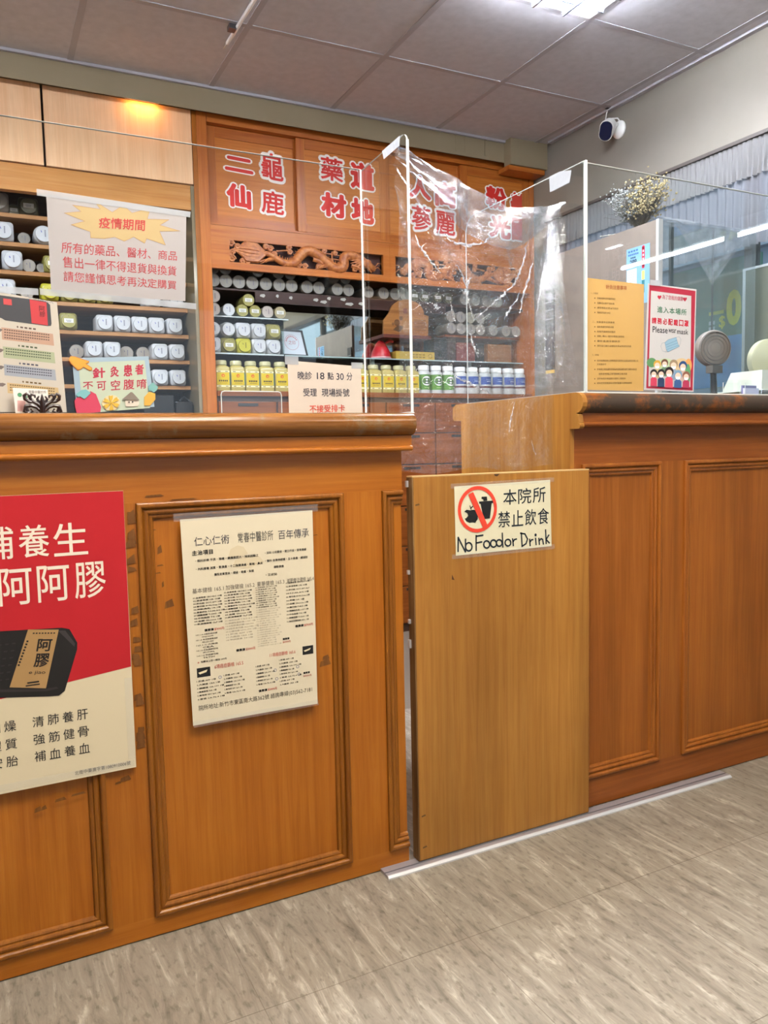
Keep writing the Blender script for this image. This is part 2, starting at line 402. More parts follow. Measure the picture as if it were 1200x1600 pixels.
# soffit over the cabinets, boxed pier in the corner
m = MB(); m.box(XL, XW, 3.75, YB, 2.605, ZC); m.box(XL, 2.69, 3.75, 3.754, 2.586, 2.605); m.box(2.69, XW, 3.685, 3.75, 2.560, ZC); struct('trim_3', m, M_soffit)
m = MB(); m.box(2.372, 2.379, 3.7485, 3.75, 2.606, ZC-.012); m.box(2.43, 2.436, 3.748, 3.75, 2.606, ZC-.012); m.box(2.56, 2.572, 3.747, 3.75, 2.606, ZC-.012); struct('trim_4', m, M_soffit)
# right wall: band above the shop window, low wall under it
m = MB(); m.box(XW, XW+0.12, YR, YB, 2.275, ZC); m.box(XW, XW+0.12, YR, YB, 0, 0.95)
m.box(XW, XW+0.12, 3.66, YB, 0.95, 2.275); m.box(XW, XW+0.12, YR, -2.6, 0.95, 2.275)
struct('wall_right', m, M_wall)
m = MB()
for y in (-2.6, -0.9, 0.86, 2.37, 3.62): m.box(XW+0.02, XW+0.07, y-0.02, y+0.02, 0.95, 2.275)
m.box(XW-0.012, XW+0.08, -2.6, 3.66, 2.245, 2.285); m.box(XW+0.01, XW+0.08, -2.6, 3.66, 0.95, 0.985)
o = struct('window_1', m, plain('#55504c', 0.45, 0.3))
for (a, b_) in ((-2.58, -0.92), (-0.88, 0.84), (0.88, 2.35), (2.39, 3.6)):
    q = MB(); q.box(XW+0.042, XW+0.047, a, b_, 0.985, 2.25); q.build('pane', M_glass, o)
# grey-green board closing the lower window beside the showcase
m = MB(); m.box(XW-0.014, XW, 1.1, 2.352, 0.95, 1.732); o = m.build('window_board', plain('#585a4c', 0.7), label='grey-green board covering the lower window at the right edge', cat='board')
m = MB(); m.box(XW-0.016, XW, 2.352, 2.366, 0.95, 1.732); m.box(XW-0.016, XW, 1.1, 2.366, 1.732, 1.742)
m.build('edge_strip', plain('#a9adb0', 0.4), o)
# outside: arcade lamp seen mirrored in the acrylic, signboards across the arcade
m = MB(); m.box(4.6, 5.4, -3.0, 0.6, 2.62, 2.7); o = struct('arcade_ceiling', m, plain('#8d8a86', 0.9)); o.name = 'trim_5'
t = thing('street_building', 'grey-blue building front across the street, seen dimly through the right window', 'building', (7.1, 1, 0))
m = MB(); m.box(7.0, 7.4, -6, 9, 0, 5.0); m.build('wall', plain('#7f8b98', 0.8), t)
m = MB(); m.box(6.9, 7.0, -6, 9, 2.9, 3.05); m.build('ledge', plain('#8f99a4', 0.8), t)
for k in range(6):
    m = MB(); m.box(6.985, 6.999, -5+k*2.3, -3.6+k*2.3, 1.0, 2.5); m.build('window', plain('#4d5a66', 0.2), t)
t = thing('arcade_tube_lamp', 'long white tube lamp outside the window, seen as a bright streak in the right acrylic', 'lamp', (5.03, -1.3, 2.5))
m = MB(); m.box(5.0, 5.06, -1.97, -0.1, 2.53, 2.62); m.build('housing', M_white, t)
for (a, b_) in ((-1.95, -0.90), (-0.86, -0.12)):
    m = MB(); m.tube([(5.03, a, 2.51), (5.03, b_, 2.51)], 0.016, 10); m.build('tube', emitter('#f6fbff', 36), t)
t = thing('arcade_panel_lamp', 'short white lamp outside the window, seen as a small bright dash in the right acrylic', 'lamp', (4.68, -1.68, 2.6))
m = MB(); m.box(4.66, 4.70, -1.76, -1.60, 2.60, 2.62); m.build('housing', M_white, t)
m = MB(); m.box(4.662, 4.698, -1.755, -1.605, 2.592, 2.60); m.build('diffuser', emitter('#f6fbff', 24), t)
t = thing('street_signboard', 'green and blue street signboard reading $0 beyond the window', 'sign', (3.56, 2.95, 0))
m = MB(); m.box(3.5, 3.53, 2.74, 3.3, 1.30, 1.95); m.build('panel', plain('#5f8a78', 0.6), t)
m = MB(); m.box(3.53, 3.56, 2.78, 2.82, 0, 1.9); m.box(3.53, 3.56, 3.2, 3.24, 0, 1.9); m.build('post', M_alu, t)
sg = Sign(t, (3.5, 0, 0), (0, -1, 0), (0, 0, 1))
sg.rect('blue_field', '#4f9ae0', -3.3, 1.30, -2.74, 1.56)
sg.text('price_lettering', '#dfe04a', '0', -2.92, 1.62, -2.845, 1.78, 3, 0.05); sg.text('price_lettering', '#dfe04a', '$', -2.975, 1.60, -2.935, 1.67, 3, 0.02)
sg.rect('white_boxes', '#c9d8dc', -3.04, 1.63, -3.0, 1.65, 2); sg.rect('white_boxes', '#c9d8dc', -3.04, 1.60, -3.0, 1.62, 2)
sg.rect('price_lettering', '#c9cc55', -3.04, 1.68, -2.945, 1.698, 2)
sg.done()
t = thing('shop_signboard', 'pale blue and green signboard outside, seen in the mirror behind the rear shelf', 'sign', (3.6, 0.7, 0))
m = MB(); m.box(3.56, 3.6, 0.1, 1.15, 1.2, 1.96); m.build('panel', plain('#a9cbe6', 0.6), t)
m = MB(); m.box(3.6, 3.63, 0.2, 0.24, 0, 1.9); m.box(3.6, 3.63, 1.0, 1.04, 0, 1.9); m.build('post', M_alu, t)
sg = Sign(t, (3.56, 0, 0), (0, -1, 0), (0, 0, 1))
sg.poly('green_patch', '#3f8f52', [(-1.13, 1.25), (-0.72, 1.25), (-0.66, 1.5), (-0.75, 1.66), (-0.95, 1.6), (-1.13, 1.7)])
for k in range(3): sg.rect('green_patch', '#3f8f52', -0.98+k*.13, 1.78, -0.90+k*.13, 1.90)
sg.done()
# ---- ceiling lamps: recessed louvre lights (60 x 60) -------------------------------------
def troffer(name_label, x0, y0, strength, col='#eef4ff', w=0.582, d=0.579):
    t = thing('ceiling_light', name_label, 'ceiling light', (x0+w/2, y0+d/2, ZC), 'recessed louvre ceiling lights')
    z = ZC-0.001
    m = MB(); f = 0.016
    for (a, b_, c, d_) in ((x0, x0+w, y0, y0+f), (x0, x0+w, y0+d-f, y0+d), (x0, x0+f, y0+f, y0+d-f), (x0+w-f, x0+w, y0+f, y0+d-f)): m.box(a, b_, c, d_, z-0.006, z)
    m.build('frame', plain('#d8dce2', 0.4), t)
    m = MB(); m.box(x0+f, x0+w-f, y0+f, y0+d-f, z-0.0004, z); m.build('reflector', plain('#dfe6f2', 0.15, 0.7), t)
    for k in range(4):
        xx = x0+w*(k+0.5)/4
        q = MB(); q.tube([(xx, y0+0.03, z-0.013), (xx, y0+d-0.03, z-0.013)], 0.011, 8); q.build('tube', emitter(col, strength), t)
    m = MB()
    for k in range(1, 4): m.box(x0+w*k/4-0.004, x0+w*k/4+0.004, y0+f, y0+d-f, z-0.035, z-0.001)
    for k in range(1, 6): m.box(x0+f, x0+w-f, y0+d*k/6-0.0025, y0+d*k/6+0.0025, z-0.033, z-0.002)
    m.build('louvre', plain('#cfd9ea', 0.15, 0.8), t)
    return t
troffer('bright louvre ceiling light at the top edge above the right counter', 1.660, 1.967, TUBE_COUNTER)
k = 0
for (x, y, k_, nm) in ((0.4325, 0.142, 1.3, 'louvre ceiling light over the middle of the waiting side, out of frame'), (0.4325, 0.746, 0.6, 'louvre ceiling light just in front of the left counter, out of frame'),
                       (1.647, -0.462, 0.5, 'louvre ceiling light over the waiting side near the window, out of frame'), (-0.782, 0.142, 0.6, 'louvre ceiling light over the waiting side far left, out of frame')):
    troffer(nm, x+0.012, y+0.0125, TUBE_CUSTOMER*k_, '#fff6e8')
for (x, y, nm) in ((-0.782, 1.954, 'added fill light above the jar shelves side, out of frame to the left'),):
    troffer(nm, x+0.012, y+0.0125, TUBE_SHELF_FILL)  # unseen lamp, added to brighten the shelves at the back
# conduit on the ceiling with its clip
t = thing('ceiling_conduit', 'thin white conduit running along the ceiling T-bar', 'conduit', (1.01, 3.0, ZC))
m = MB(); m.tube([(0.995, 3.305, ZC-0.012), (1.003, 2.6, ZC-0.012), (1.01, 1.8, ZC-0.012)], 0.008, 10); m.build('tube', plain('#ebe6e1', 0.4), t)
m = MB(); m.box(0.964, 0.992, 3.165, 3.20, ZC-0.022, ZC-0.003); m.build('clip', plain('#6f7076', 0.3, 0.8), t)
m = MB(); m.tube([(0.994, 3.31, ZC-0.011), (0.996, 3.36, ZC-0.008)], 0.003, 6); m.build('wire_end', plain('#c9c0b8', 0.5), t)
# security camera on the right wall
t = thing('security_camera', 'white security camera with a dark front on the right wall near the ceiling', 'camera', (2.93, 3.11, 2.60))
m = MB(); m.lathe((2.939, 3.115, 2.578), (-1, 0, 0), [(0.043, 0), (0.043, 0.006), (0.036, 0.014), (0.014, 0.020)], 24); m.build('wall_mount', M_white, t)
m = MB(); m.tube([(2.922, 3.115, 2.590), (2.910, 3.125, 2.606), (2.893, 3.136, 2.598)], [0.015, 0.015, 0.017], 12); m.build('joint', M_white, t)
c0 = Vector((2.897, 3.140, 2.596)); fa = (Vector((2.838, 3.106, 2.552))-c0).normalized()
s0 = fa.cross(Vector((0, 0, 1))).normalized(); u0_ = s0.cross(fa); ra = math.radians(20)
sd = s0*math.cos(ra)+u0_*math.sin(ra); upv = sd.cross(fa)
def capsule(c, hw, hh, r, n=6):
    out = []
    for (cx_, cy_, a0) in ((hw-r, hh-r, 0), (-(hw-r), hh-r, 90), (-(hw-r), -(hh-r), 180), (hw-r, -(hh-r), 270)):
        for k in range(n+1):
            a = math.radians(a0+90*k/n); out.append(c+sd*(cx_+r*math.cos(a))+upv*(cy_+r*math.sin(a)))
    return out
m = MB(); m.loft([capsule(c0, 0.022, 0.030, 0.02), capsule(c0+fa*0.008, 0.030, 0.042, 0.026), capsule(c0+fa*0.070, 0.034, 0.049, 0.032), capsule(c0+fa*0.077, 0.032, 0.047, 0.031)]); m.build('body', M_white, t)
m = MB(); m.loft([capsule(c0+fa*0.0765, 0.031, 0.046, 0.03), capsule(c0+fa*0.081, 0.028, 0.043, 0.027)]); m.build('front_glass', plain('#0b1233', 0.12), t)
m = MB(); m.tube([(2.936, 3.115, 2.622), (2.930, 3.12, 2.634), (2.922, 3.15, 2.642), (2.915, 3.19, 2.650), (2.918, 3.185, 2.68), (2.918, 3.175, ZC)], 0.0035, 6); m.build('cable', M_white, t)
m = MB(); m.box(2.90, 2.93, 3.16, 3.18, ZC-0.0045, ZC-0.0032); m.build('cable_hole', M_black, t)

# ================================================================== counters
def half_round(yc, zc, r, n=8):   # nose bulging to -y, from top to bottom
    return [(yc-r*math.sin(PI*k/n), zc+r*math.cos(PI*k/n)) for k in range(n+1)]
def ext_x(mb, prof, x0, x1, m=0, smooth=True):
    return mb.loft([[(x0, y, z) for y, z in prof], [(x1, y, z) for y, z in prof]], m, smooth)
def frame_mould(mb, x0, x1, z0, z1, yf, w=0.019, m=0):
    """mitred picture-frame moulding; outer rectangle x0..x1, z0..z1; wall at yf"""
    prof = [(0, .002), (.0005, -.006), (.003, -.0078), (.006, -.0082), (.009, -.0078), (.0115, -.005), (.0125, -.0005), (.0165, -.003), (.020, -.0036), (.0235, -.002), (.025, .0015), (.029, .0005), (.0325, .002), (w, .0075)]
    rings = [[(x0+i, yf+d, z0+i), (x1-i, yf+d, z0+i), (x1-i, yf+d, z1-i), (x0+i, yf+d, z1-i)] for i, d in prof]
    vs = [p for r in rings for p in r]; fs = []
    for i in range(len(rings)-1):
        for j in range(4):
            k = (j+1) % 4; fs.append((i*4+j, i*4+k, i*4+4+k, i*4+4+j))
    mb.add(vs, fs, m)
def counter(name, label, x0, x1, ztop, yf, panels, ztp, zbp, cap_x1, mats, end_panel=None, lipx=None):
    t = thing(name, label, 'counter', ((x0+x1)/2, yf, 0))
    mh, mv, mcap, mmould, mmx = mats
    zf = ztop-0.089
    # cap slab with half-round nose
    m = MB(); nose = half_round(1.641, ztop-0.0265, 0.0265)
    prof = [(2.24, ztop)]+nose+[(1.66, ztop-0.053), (2.24, ztop-0.053)]
    prof = [(2.24, ztop)]+[(y, z) for y, z in nose]+[(2.24, ztop-0.053)]
    ext_x(m, prof, x0, cap_x1); m.build('countertop', mcap, t)
    # fascia with bead
    m = MB(); bead = half_round(1.634, zf+0.0065, 0.0065, 6)
    prof = [(yf, ztop-0.053), (1.634, ztop-0.053), (1.634, zf+0.013)]+bead[1:]+[(yf, zf)]
    ext_x(m, prof, x0, cap_x1-0.004); m.build('fascia', mh, t)
    # face: top rail, bottom rail, stiles (flush), recessed panels, mouldings
    m = MB(); m.box(x0, x1, yf, yf+0.02, ztp, zf); m.build('top_rail', mh, t)
    m = MB(); m.box(x0, x1, yf, yf+0.02, 0.003, zbp); m.build('bottom_rail', mh, t)
    xs = x0
    for (a, b_) in panels:
        if a > xs+0.001:
            m = MB(); m.box(xs, min(a, x1), yf, yf+0.02, zbp, ztp); m.build('stile', mv, t)
        bb = min(b_, x1)
        m = MB(); m.box(a, bb, yf+0.007, yf+0.02, zbp, ztp); m.build('panel', mv, t)
        m = MB(); frame_mould(m, a, b_, zbp, ztp, yf, 0.035); o = m.build('moulding', mmould, t)
        if b_ > x1: clip_x(o, x1-0.0005)
        xs = b_
    if xs < x1-0.001:
        m = MB(); m.box(xs, x1, yf, yf+0.02, zbp, ztp); m.build('stile', mv, t)
    m = MB(); m.box(x0, x1, yf+0.0201, 2.19, 0.0, ztop-0.0535); m.build('carcass', mv, t)
    return t
ct1 = counter('reception_counter', 'left honey-brown wooden counter with panelled front and posters', -1.3, 0.885, 1.105, 1.656,
        [(-0.72, -0.36), (-0.27, 0.187), (0.272, 0.731), (0.830, 0.93)], 0.924, 0.045, 0.905, (WH, WV, WCAP, WM, WMX))
ct2 = counter('reception_counter', 'right red-brown wooden counter with a worn dark top edge', 1.415, 2.905, 1.157, 1.668,
        [(1.44, 1.733), (1.824, 2.385), (2.475, 2.89)], 0.968, 0.086, 2.905, (WRH, WRV, WCAPR, WRV, WRH))
# plywood end panel of the right counter, cut to the counter's profile
nose = half_round(1.640, 1.1305, 0.0275)
prof = [(2.232, 1.158)]+nose+[(1.631, 1.10), (1.627, 1.078)]+half_round(1.631, 1.0705, 0.0075, 6)+[(1.665, 1.063), (1.665, 0.965), (1.665, 0.0), (2.20, 0.0), (2.20, 1.105), (2.245, 1.105), (2.252, 1.115), (2.250, 1.148)]
m = MB(); m.loft([[(1.399, y, z) for y, z in prof], [(1.414, y, z) for y, z in prof]], 0, False)
m.build('end_panel', WB, ct2, label='yellow-brown plywood end panel cut to the counter profile')
# old tape marks left on the counter face
sg = Sign(ct1, (0, 1.6545, 0)); tm = wood('old_tape_residue', '#754818', '#643c14', '#865420', 'z', rough=0.7)
random.seed(3)
for k in range(26):
    x = 0.2495+random.random()*0.006; z = 0.40+random.random()*0.5
    sg.poly('tape_residue', tm, [(x, z), (x+0.012+random.random()*.006, z+.002), (x+0.013, z+0.008+random.random()*.014), (x+.001, z+.012)], -1+k*.07)
sp = Sign(ct1, (0, 1.6625, 0))
for (x, z, w, h) in ((.308, .885, .022, .022), (.312, .815, .01, .02), (.322, .70, .02, .02), (.31, .79, .014, .004), (.306, .775, .012, .003), (.30, .865, .012, .003), (.318, .745, .005, .014), (.665, .525, .028, .018), (.672, .54, .018, .012), (.658, .83, .012, .002), (.70, .80, .012, .003),
                     (.09, .338, .022, .008), (.12, .343, .03, .006), (.052, .325, .014, .012), (.065, .327, .01, .01), (.215, .352, .022, .012), (.205, .349, .012, .006), (.29, .935, .04, .005), (.34, .926, .06, .003)):
    (sp if .292 < x < .712 and z < .905 else sg).poly('tape_residue', tm, [(x, z), (x+w, z+h*.2), (x+w*.8, z+h), (x+w*.1, z+h*.7)], -1)
sp.done()
sg.done()
# sliding half door
t = thing('sliding_door', 'plain yellow-brown wooden half door closing the gap between the counters', 'door', (1.17, 1.65, 0))
m = MB(); m.box(0.904, 1.438, 1.634, 1.662, 0.010, 0.953); m.build('board', WB, t, bevel=0.0012)
m = MB(); m.box(0.9005, 0.904, 1.6345, 1.6625, 0.010, 0.953); m.build('side_edge', WBE, t)
m = MB(); m.box(0.9006, 1.438, 1.6338, 1.6622, 0.953, 0.956); m.build('top_edge', wood('pale_board_edge', '#a98250', '#c39d68', '#d8b684', 'x', 0.5), t)
sg = Sign(t, (0, 1.634, 0))
sg.poly('chip', '#4a2a12', [(1.006, .70), (1.014, .698), (1.007, .712)]); sg.poly('chip', '#3f2611', [(1.133, .953), (1.15, .953), (1.143, .947), (1.136, .948)])
for (x, z) in ((.908, .885), (.91, .12), (.912, .04)): sg.poly('chip', '#5c4021', [(x, z), (x+.012, z+.002), (x+.01, z+.006), (x, z+.004)])
sg.done()
m = MB()
for (za, zb) in ((0.54, 0.56), (0.60, 0.61), (0.72, 0.73), (0.93, 0.945)): m.box(0.895, 0.9005, 1.652, 1.659, za, zb)
m.build('runner_bracket', M_alu, t)
# aluminium floor track
t = thing('floor_track', 'aluminium sliding track on the floor along the half door', 'track', (1.4, 1.636, 0))
m = MB(); prof = [(1.6127, 0.0), (1.6187, 0.0078), (1.628, 0.0078), (1.6295, 0.0078), (1.6295, 0.003), (1.634, 0.003), (1.634, 0.0078), (1.6555, 0.0078), (1.6555, 0.0)]
ext_x(m, prof, 0.805, 1.978, 0, False); m.build('rail', plain('#a5a0a4', 0.4, 0.5), t)
m = MB(); ext_x(m, [(1.6105, 0.0), (1.6105, 0.0035), (1.6155, 0.0078), (1.6185, 0.0078), (1.6125, 0.0)], 0.805, 1.978, 0, False); m.build('front_lip', plain('#c9c7c6', 0.3, 0.3), t)
m = MB(); m.box(0.806, 1.977, 1.6296, 1.6339, 0.0031, 0.0036); m.build('groove', M_alud, t)

# ================================================================== rear cabinets
ORD = ['first', 'second', 'third', 'fourth', 'fifth', 'sixth', 'seventh', 'eighth', 'ninth', 'tenth', 'eleventh', 'twelfth', 'thirteenth', 'fourteenth', 'fifteenth', 'sixteenth', 'seventeenth', 'eighteenth', 'nineteenth', 'twentieth', 'twenty-first', 'twenty-second']
# ---- pale cabinet with open shelves (left)
t = thing('shelf_cabinet', 'pale wooden wall cabinet with open jar shelves on the left', 'cabinet', (0.2, 4.0, 0))
pc = t
SH = [1.342, 1.466, 1.59, 1.717, 1.842, 1.965, 2.09]
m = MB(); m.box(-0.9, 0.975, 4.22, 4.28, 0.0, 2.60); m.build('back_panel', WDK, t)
m = MB(); m.box(0.9425, 0.976, 3.805, 4.22, 0.0, 2.26); m.build('side_panel', plain('#7f725a', 0.14, 0, 0.8), t)
m = MB(); m.box(0.958, 0.9785, 3.80, 3.8045, 0.0, 2.6); m.build('front_stile', WV, t)
m = MB(); m.box(-0.9, 0.958, 3.81, 3.85, 2.15, 2.262); m.build('rail', WLR, t)
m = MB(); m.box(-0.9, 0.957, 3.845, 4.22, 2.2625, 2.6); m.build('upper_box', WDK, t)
for (a, b_) in ((-0.9, -0.297), (-0.289, 0.311), (0.321, 0.956)):
    m = MB(); m.box(a, b_, 3.80, 3.822, 2.266, 2.602); m.build('door', WL, t, bevel=0.002)
for i, z in enumerate(SH):
    m = MB(); m.box(-0.9, 0.94, 3.952, 4.22, z-0.0175, z); m.build('shelf', WSH, t)
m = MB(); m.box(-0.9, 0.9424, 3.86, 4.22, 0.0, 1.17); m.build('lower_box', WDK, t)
# black trays on the bottom of the cabinet
t = thing('black_tray', 'black plastic box under the lowest jar shelf right of the handmade sign', 'box', (0.79, 3.98, 1.17))
m = MB(); m.box(0.70, 0.845, 3.90, 4.10, 1.1705, 1.293); m.build('body', plain('#141414', 0.3), t, bevel=0.004)
m = MB(); m.box(0.735, 0.815, 3.896, 3.90, 1.200, 1.206); m.build('handle_strip', plain('#8e8e8c', 0.3, .6), t)
t = thing('black_tray', 'black plastic box in the cabinet corner below the lowest jar shelf', 'box', (0.89, 3.98, 1.17))
m = MB(); m.box(0.852, 0.935, 3.90, 4.10, 1.1705, 1.262); m.build('body', plain('#1a1717', 0.3), t, bevel=0.004)
m = MB(); m.tube([(0.87, 3.897, 1.265), (0.89, 3.895, 1.285), (0.91, 3.9, 1.272), (0.925, 3.897, 1.26)], 0.005, 6); m.build('cable', plain('#0d0d0d', 0.4), t)
# warm downlight in the soffit
t = thing('strip_light', 'warm strip light under the soffit glowing on the pale cabinet door', 'lamp', (0.735, 3.775, 2.60))
m = MB(); m.box(0.66, 0.81, 3.757, 3.793, 2.6005, 2.6046); m.build('channel', M_white, t)
m = MB(); m.box(0.68, 0.80, 3.758, 3.770, 2.5985, 2.6004); m.build('lens', emitter('#ffb254', LED_STRIP), t)
# ---- red-brown cabinet with lettered sliding doors
t = thing('medicine_cabinet', 'red-brown cabinet with carved dragons and red lettering on sliding doors', 'cabinet', (1.95, 4.0, 0))
rc = t
XR = 2.932
m = MB(); m.box(0.979, 1.0285, 3.80, 3.862, 0.0, 2.603); m.build('post', WC, t, bevel=0.002)
m = MB(); m.box(0.979, 1.004, 3.8622, 4.27, 0.0, 2.603); m.build('side_panel', WC, t)
m = MB(); m.box(2.905, XR, 3.80, 4.27, 0.0, 2.603); m.build('post', WC, t)
m = MB(); m.box(2.685, XR, 3.70, 3.7995, 2.535, 2.559); m.build('cornice', WCH, t)
m = MB(); m.box(1.029, 2.9045, 3.80, 3.86, 2.562, 2.603); m.build('top_rail', WCH, t)
m = MB(); m.box(1.029, 2.9045, 3.81, 3.86, 2.0975, 2.107); m.build('door_track', WCH, t)
m = MB(); m.box(1.029, 2.9045, 3.862, 4.27, 2.085, 2.603); m.build('upper_box', WDK, t)
RED, OUT = '#d63229', '#fbf3ea'
doors = [(1.0295, 1.515, 3.836, [('二', 1.128, 2.372, 1.255, 2.432), ('仙', 1.130, 2.204, 1.24, 2.305), ('龜', 1.303, 2.352, 1.418, 2.48), ('鹿', 1.298, 2.188, 1.415, 2.298)]),
         (1.477, 1.985, 3.812, [('藥', 1.608, 2.380, 1.732, 2.494), ('材', 1.612, 2.206, 1.740, 2.314), ('道', 1.780, 2.364, 1.904, 2.486), ('地', 1.780, 2.193, 1.898, 2.306)]),
         (1.965, 2.48, 3.836, [('人', 2.135, 2.365, 2.260, 2.476), ('蔘', 2.142, 2.193, 2.264, 2.322), ('高', 2.294, 2.34, 2.420, 2.462), ('麗', 2.292, 2.184, 2.418, 2.31)]),
         (2.44, 2.904, 3.812, [('粉', 2.615, 2.358, 2.745, 2.469), ('光', 2.637, 2.20, 2.772, 2.314), ('美', 2.782, 2.348, 2.885, 2.455), ('國', 2.79, 2.196, 2.885, 2.312)])]
for (a, b_, y, chars) in doors:
    m = MB()
    st = 0.046
    m.box(a, a+st, y, y+0.02, 2.108, 2.561); m.box(b_-st, b_, y, y+0.02, 2.108, 2.561)
    d = m.build('sliding_door', WC, t, bevel=0.0015)
    m = MB(); m.box(a+st, b_-st, y, y+0.02, 2.108, 2.150); m.build('bottom_rail', WCH, d)
    m = MB(); m.box(a+st, b_-st, y, y+0.02, 2.512, 2.561); m.build('door_top_rail', WCH, d)
    m = MB(); m.box(a+st, b_-st, y+0.004, y+0.018, 2.150, 2.512); m.build('door_panel', WCP, d)
    sg = Sign(d, (0, y+0.0035, 0)); BASE[d.name] = BASE[t.name]
    for (ch, u0, v0, u1, v1) in chars:
        e = 0.0; sl = -0.006; cx_ = ch in '龜鹿藥蔘麗'
        sg.quadtext('lettering_outline', OUT, ch, (u0, v1), (u1, v1+sl), (u1, v0+sl), (u0, v0), 1, 0.098 if cx_ else 0.115)
        sg.quadtext('lettering', RED, ch, (u0, v1), (u1, v1+sl), (u1, v0+sl), (u0, v0), 3, 0.02 if cx_ else 0.052)
    sg.done()
# carved dragon friezes
def spiral(c, r, turns, y, n=22, sgn=1, a0=0.0):
    return [(c[0]+sgn*r*(1-k/n*0.85)*math.cos(a0+2*PI*turns*k/n), y, c[1]+r*(1-k/n*0.85)*math.sin(a0+2*PI*turns*k/n)) for k in range(n+1)]
def dragon(x0, sgn, zt, zb, fr):
    H = zt-zb; X = lambda u: x0+sgn*u*0.925; Z = lambda q: zb+H*q; y = 3.812
    def cr(P, n=6):
        out = []
        for i in range(len(P)-1):
            p0 = P[max(i-1, 0)]; p1 = P[i]; p2 = P[i+1]; p3 = P[min(i+2, len(P)-1)]
            for k in range(n):
                s = k/n; out.append(tuple(0.5*((2*p1[j])+(-p0[j]+p2[j])*s+(2*p0[j]-5*p1[j]+4*p2[j]-p3[j])*s*s+(-p0[j]+3*p1[j]-3*p2[j]+p3[j])*s**3) for j in range(2)))
        return out+[P[-1]]
    pts = [(.16, .58), (.22, .52), (.27, .30), (.32, .16), (.36, .24), (.39, .55), (.43, .84), (.48, .80), (.53, .52), (.58, .22), (.63, .14), (.655, .35), (.655, .66), (.69, .84), (.74, .76), (.785, .52)]
    C = cr(pts); n = len(C)
    rad = [0.011+0.015*min(1, i/n*3)*(1-0.25*max(0, i/n-0.8)/0.2) for i in range(n)]
    m = MB(); m.tube([(X(u), y, Z(q)) for u, q in C], rad, 12, 0, True, 0.8)
    for i in range(6, n-4, 2):       # crest fins
        u, q = C[i]; u2, q2 = C[i+1]; dx = (u2-u); dz = (q2-q)*H; L = math.hypot(dx, dz) or 1; nx, nz = -dz/L, dx/L
        r = rad[i]; m.tube([(X(u+nx*r*.7), y-.004, Z(q)+nz*r*.7), (X(u+nx*(r+.010)-dx*.4), y-.006, Z(q)+nz*(r+.010))], [0.0045, 0.0008], 5)
    o = m.build('dragon_body', WCV, fr)
    m = MB()                          # head, horns, mane
    m.lathe((X(.785), y-.006, Z(.54)), (sgn*0.8, 0, -0.55), [(0.010, -.012), (0.023, 0), (0.025, .014), (0.018, .03), (0.019, .05), (0.010, .064)], 12)
    m.lathe((X(.79), y-.006, Z(.40)), (sgn*0.7, 0, -0.75), [(0.008, 0), (0.009, .02), (0.004, .045)], 8)
    m.ball((X(.80), y-.024, Z(.56)), 0.005, 6)
    for k in range(7):
        a = 2.2+k*0.33; m.tube([(X(.775), y-.006, Z(.55)), (X(.775+.04*math.cos(a)), y-.012, Z(.55)+.026*math.sin(a)), (X(.775+.085*math.cos(a+.15)), y-.006, Z(.55)+.045*math.sin(a+.2))], [.007, .0065, .0015], 6)
    for k in (0, 1): m.tube([(X(.83), y-.012, Z(.25)), (X(.86), y-.012, Z(.35+.2*k)), (X(.885), y-.01, Z(.15+.4*k))], [.003, .0028, .001], 6)
    m.build('dragon_head', WCV, fr)
    m = MB()                          # tail plume
    for k in range(7):
        q = .62+.34*math.sin((k-3)*0.42); m.tube([(X(.20), y, Z(.55)), (X(.15), y-.004, Z(.5+(q-.6)*1.1)), (X(.09), y-.006, Z(.55+(q-.62)*1.2)), (X(.015+.012*abs(k-3)), y, Z(.62+(q-.62)*.35))], [.008, .012, .012, .003], 6)
    m.build('dragon_tail', WCV, fr)
    m = MB()                          # legs with claws
    for (u, q, du) in ((.24, .2, -.05), (.37, .12, -.06), (.47, .35, .05), (.57, .12, -.07), (.70, .22, .05)):
        m.tube([(X(u), y, Z(q+.12)), (X(u+du*.6), y-.008, Z(q+.05)), (X(u+du), y-.008, Z(q-.05))], [.011, .010, .007], 7)
        for k in (-1, 0, 1): m.tube([(X(u+du), y-.008, Z(q-.05)), (X(u+du*1.35+.008*k), y-.010, Z(q-.12+.05*k))], [.004, .001], 5)
    m.build('dragon_leg', WCV, fr)
    m = MB()                          # clouds
    for (u, q, r) in ((.012, .85, .012), (.045, .74, .010), (.012, .42, .012), (.014, .16, .013), (.07, .08, .010), (.10, .10, .011), (.20, .85, .010), (.225, .78, .011), (.245, .55, .009), (.33, .9, .010), (.335, .70, .009), (.385, .12, .011), (.42, .10, .010), (.35, .08, .008), (.50, .14, .011), (.535, .9, .010), (.60, .85, .009), (.72, .16, .011), (.76, .12, .010)):
        r *= 1.35; m.tube(spiral((X(u), Z(q)), r, 1.6, y-.004, 20, sgn), [.0055]*15+[.005, .0045, .004, .004, .003, .0025], 6)
        m.ball((X(u), y+.006, Z(q)), r*.9, 5, sc=(1, .5, 1))
    m.tube([(X(.13), y, Z(.12)), (X(.17), y-.003, Z(.16)), (X(.20), y-.003, Z(.26))], [.004, .006, .004], 6); m.tube([(X(.26), y, Z(.70)), (X(.30), y, Z(.76)), (X(.34), y, Z(.80))], [.005, .004, .004], 6)
    for q in (.62, .84): m.tube([(X(.54), y+.004, Z(q)), (X(.64), y+.004, Z(q-.05))], .003, 6)
    m.tube([(X(.585), y+.004, Z(.5)), (X(.585), y+.004, Z(.95))], .0045, 6)
    m.build('carved_clouds', WCV, fr)
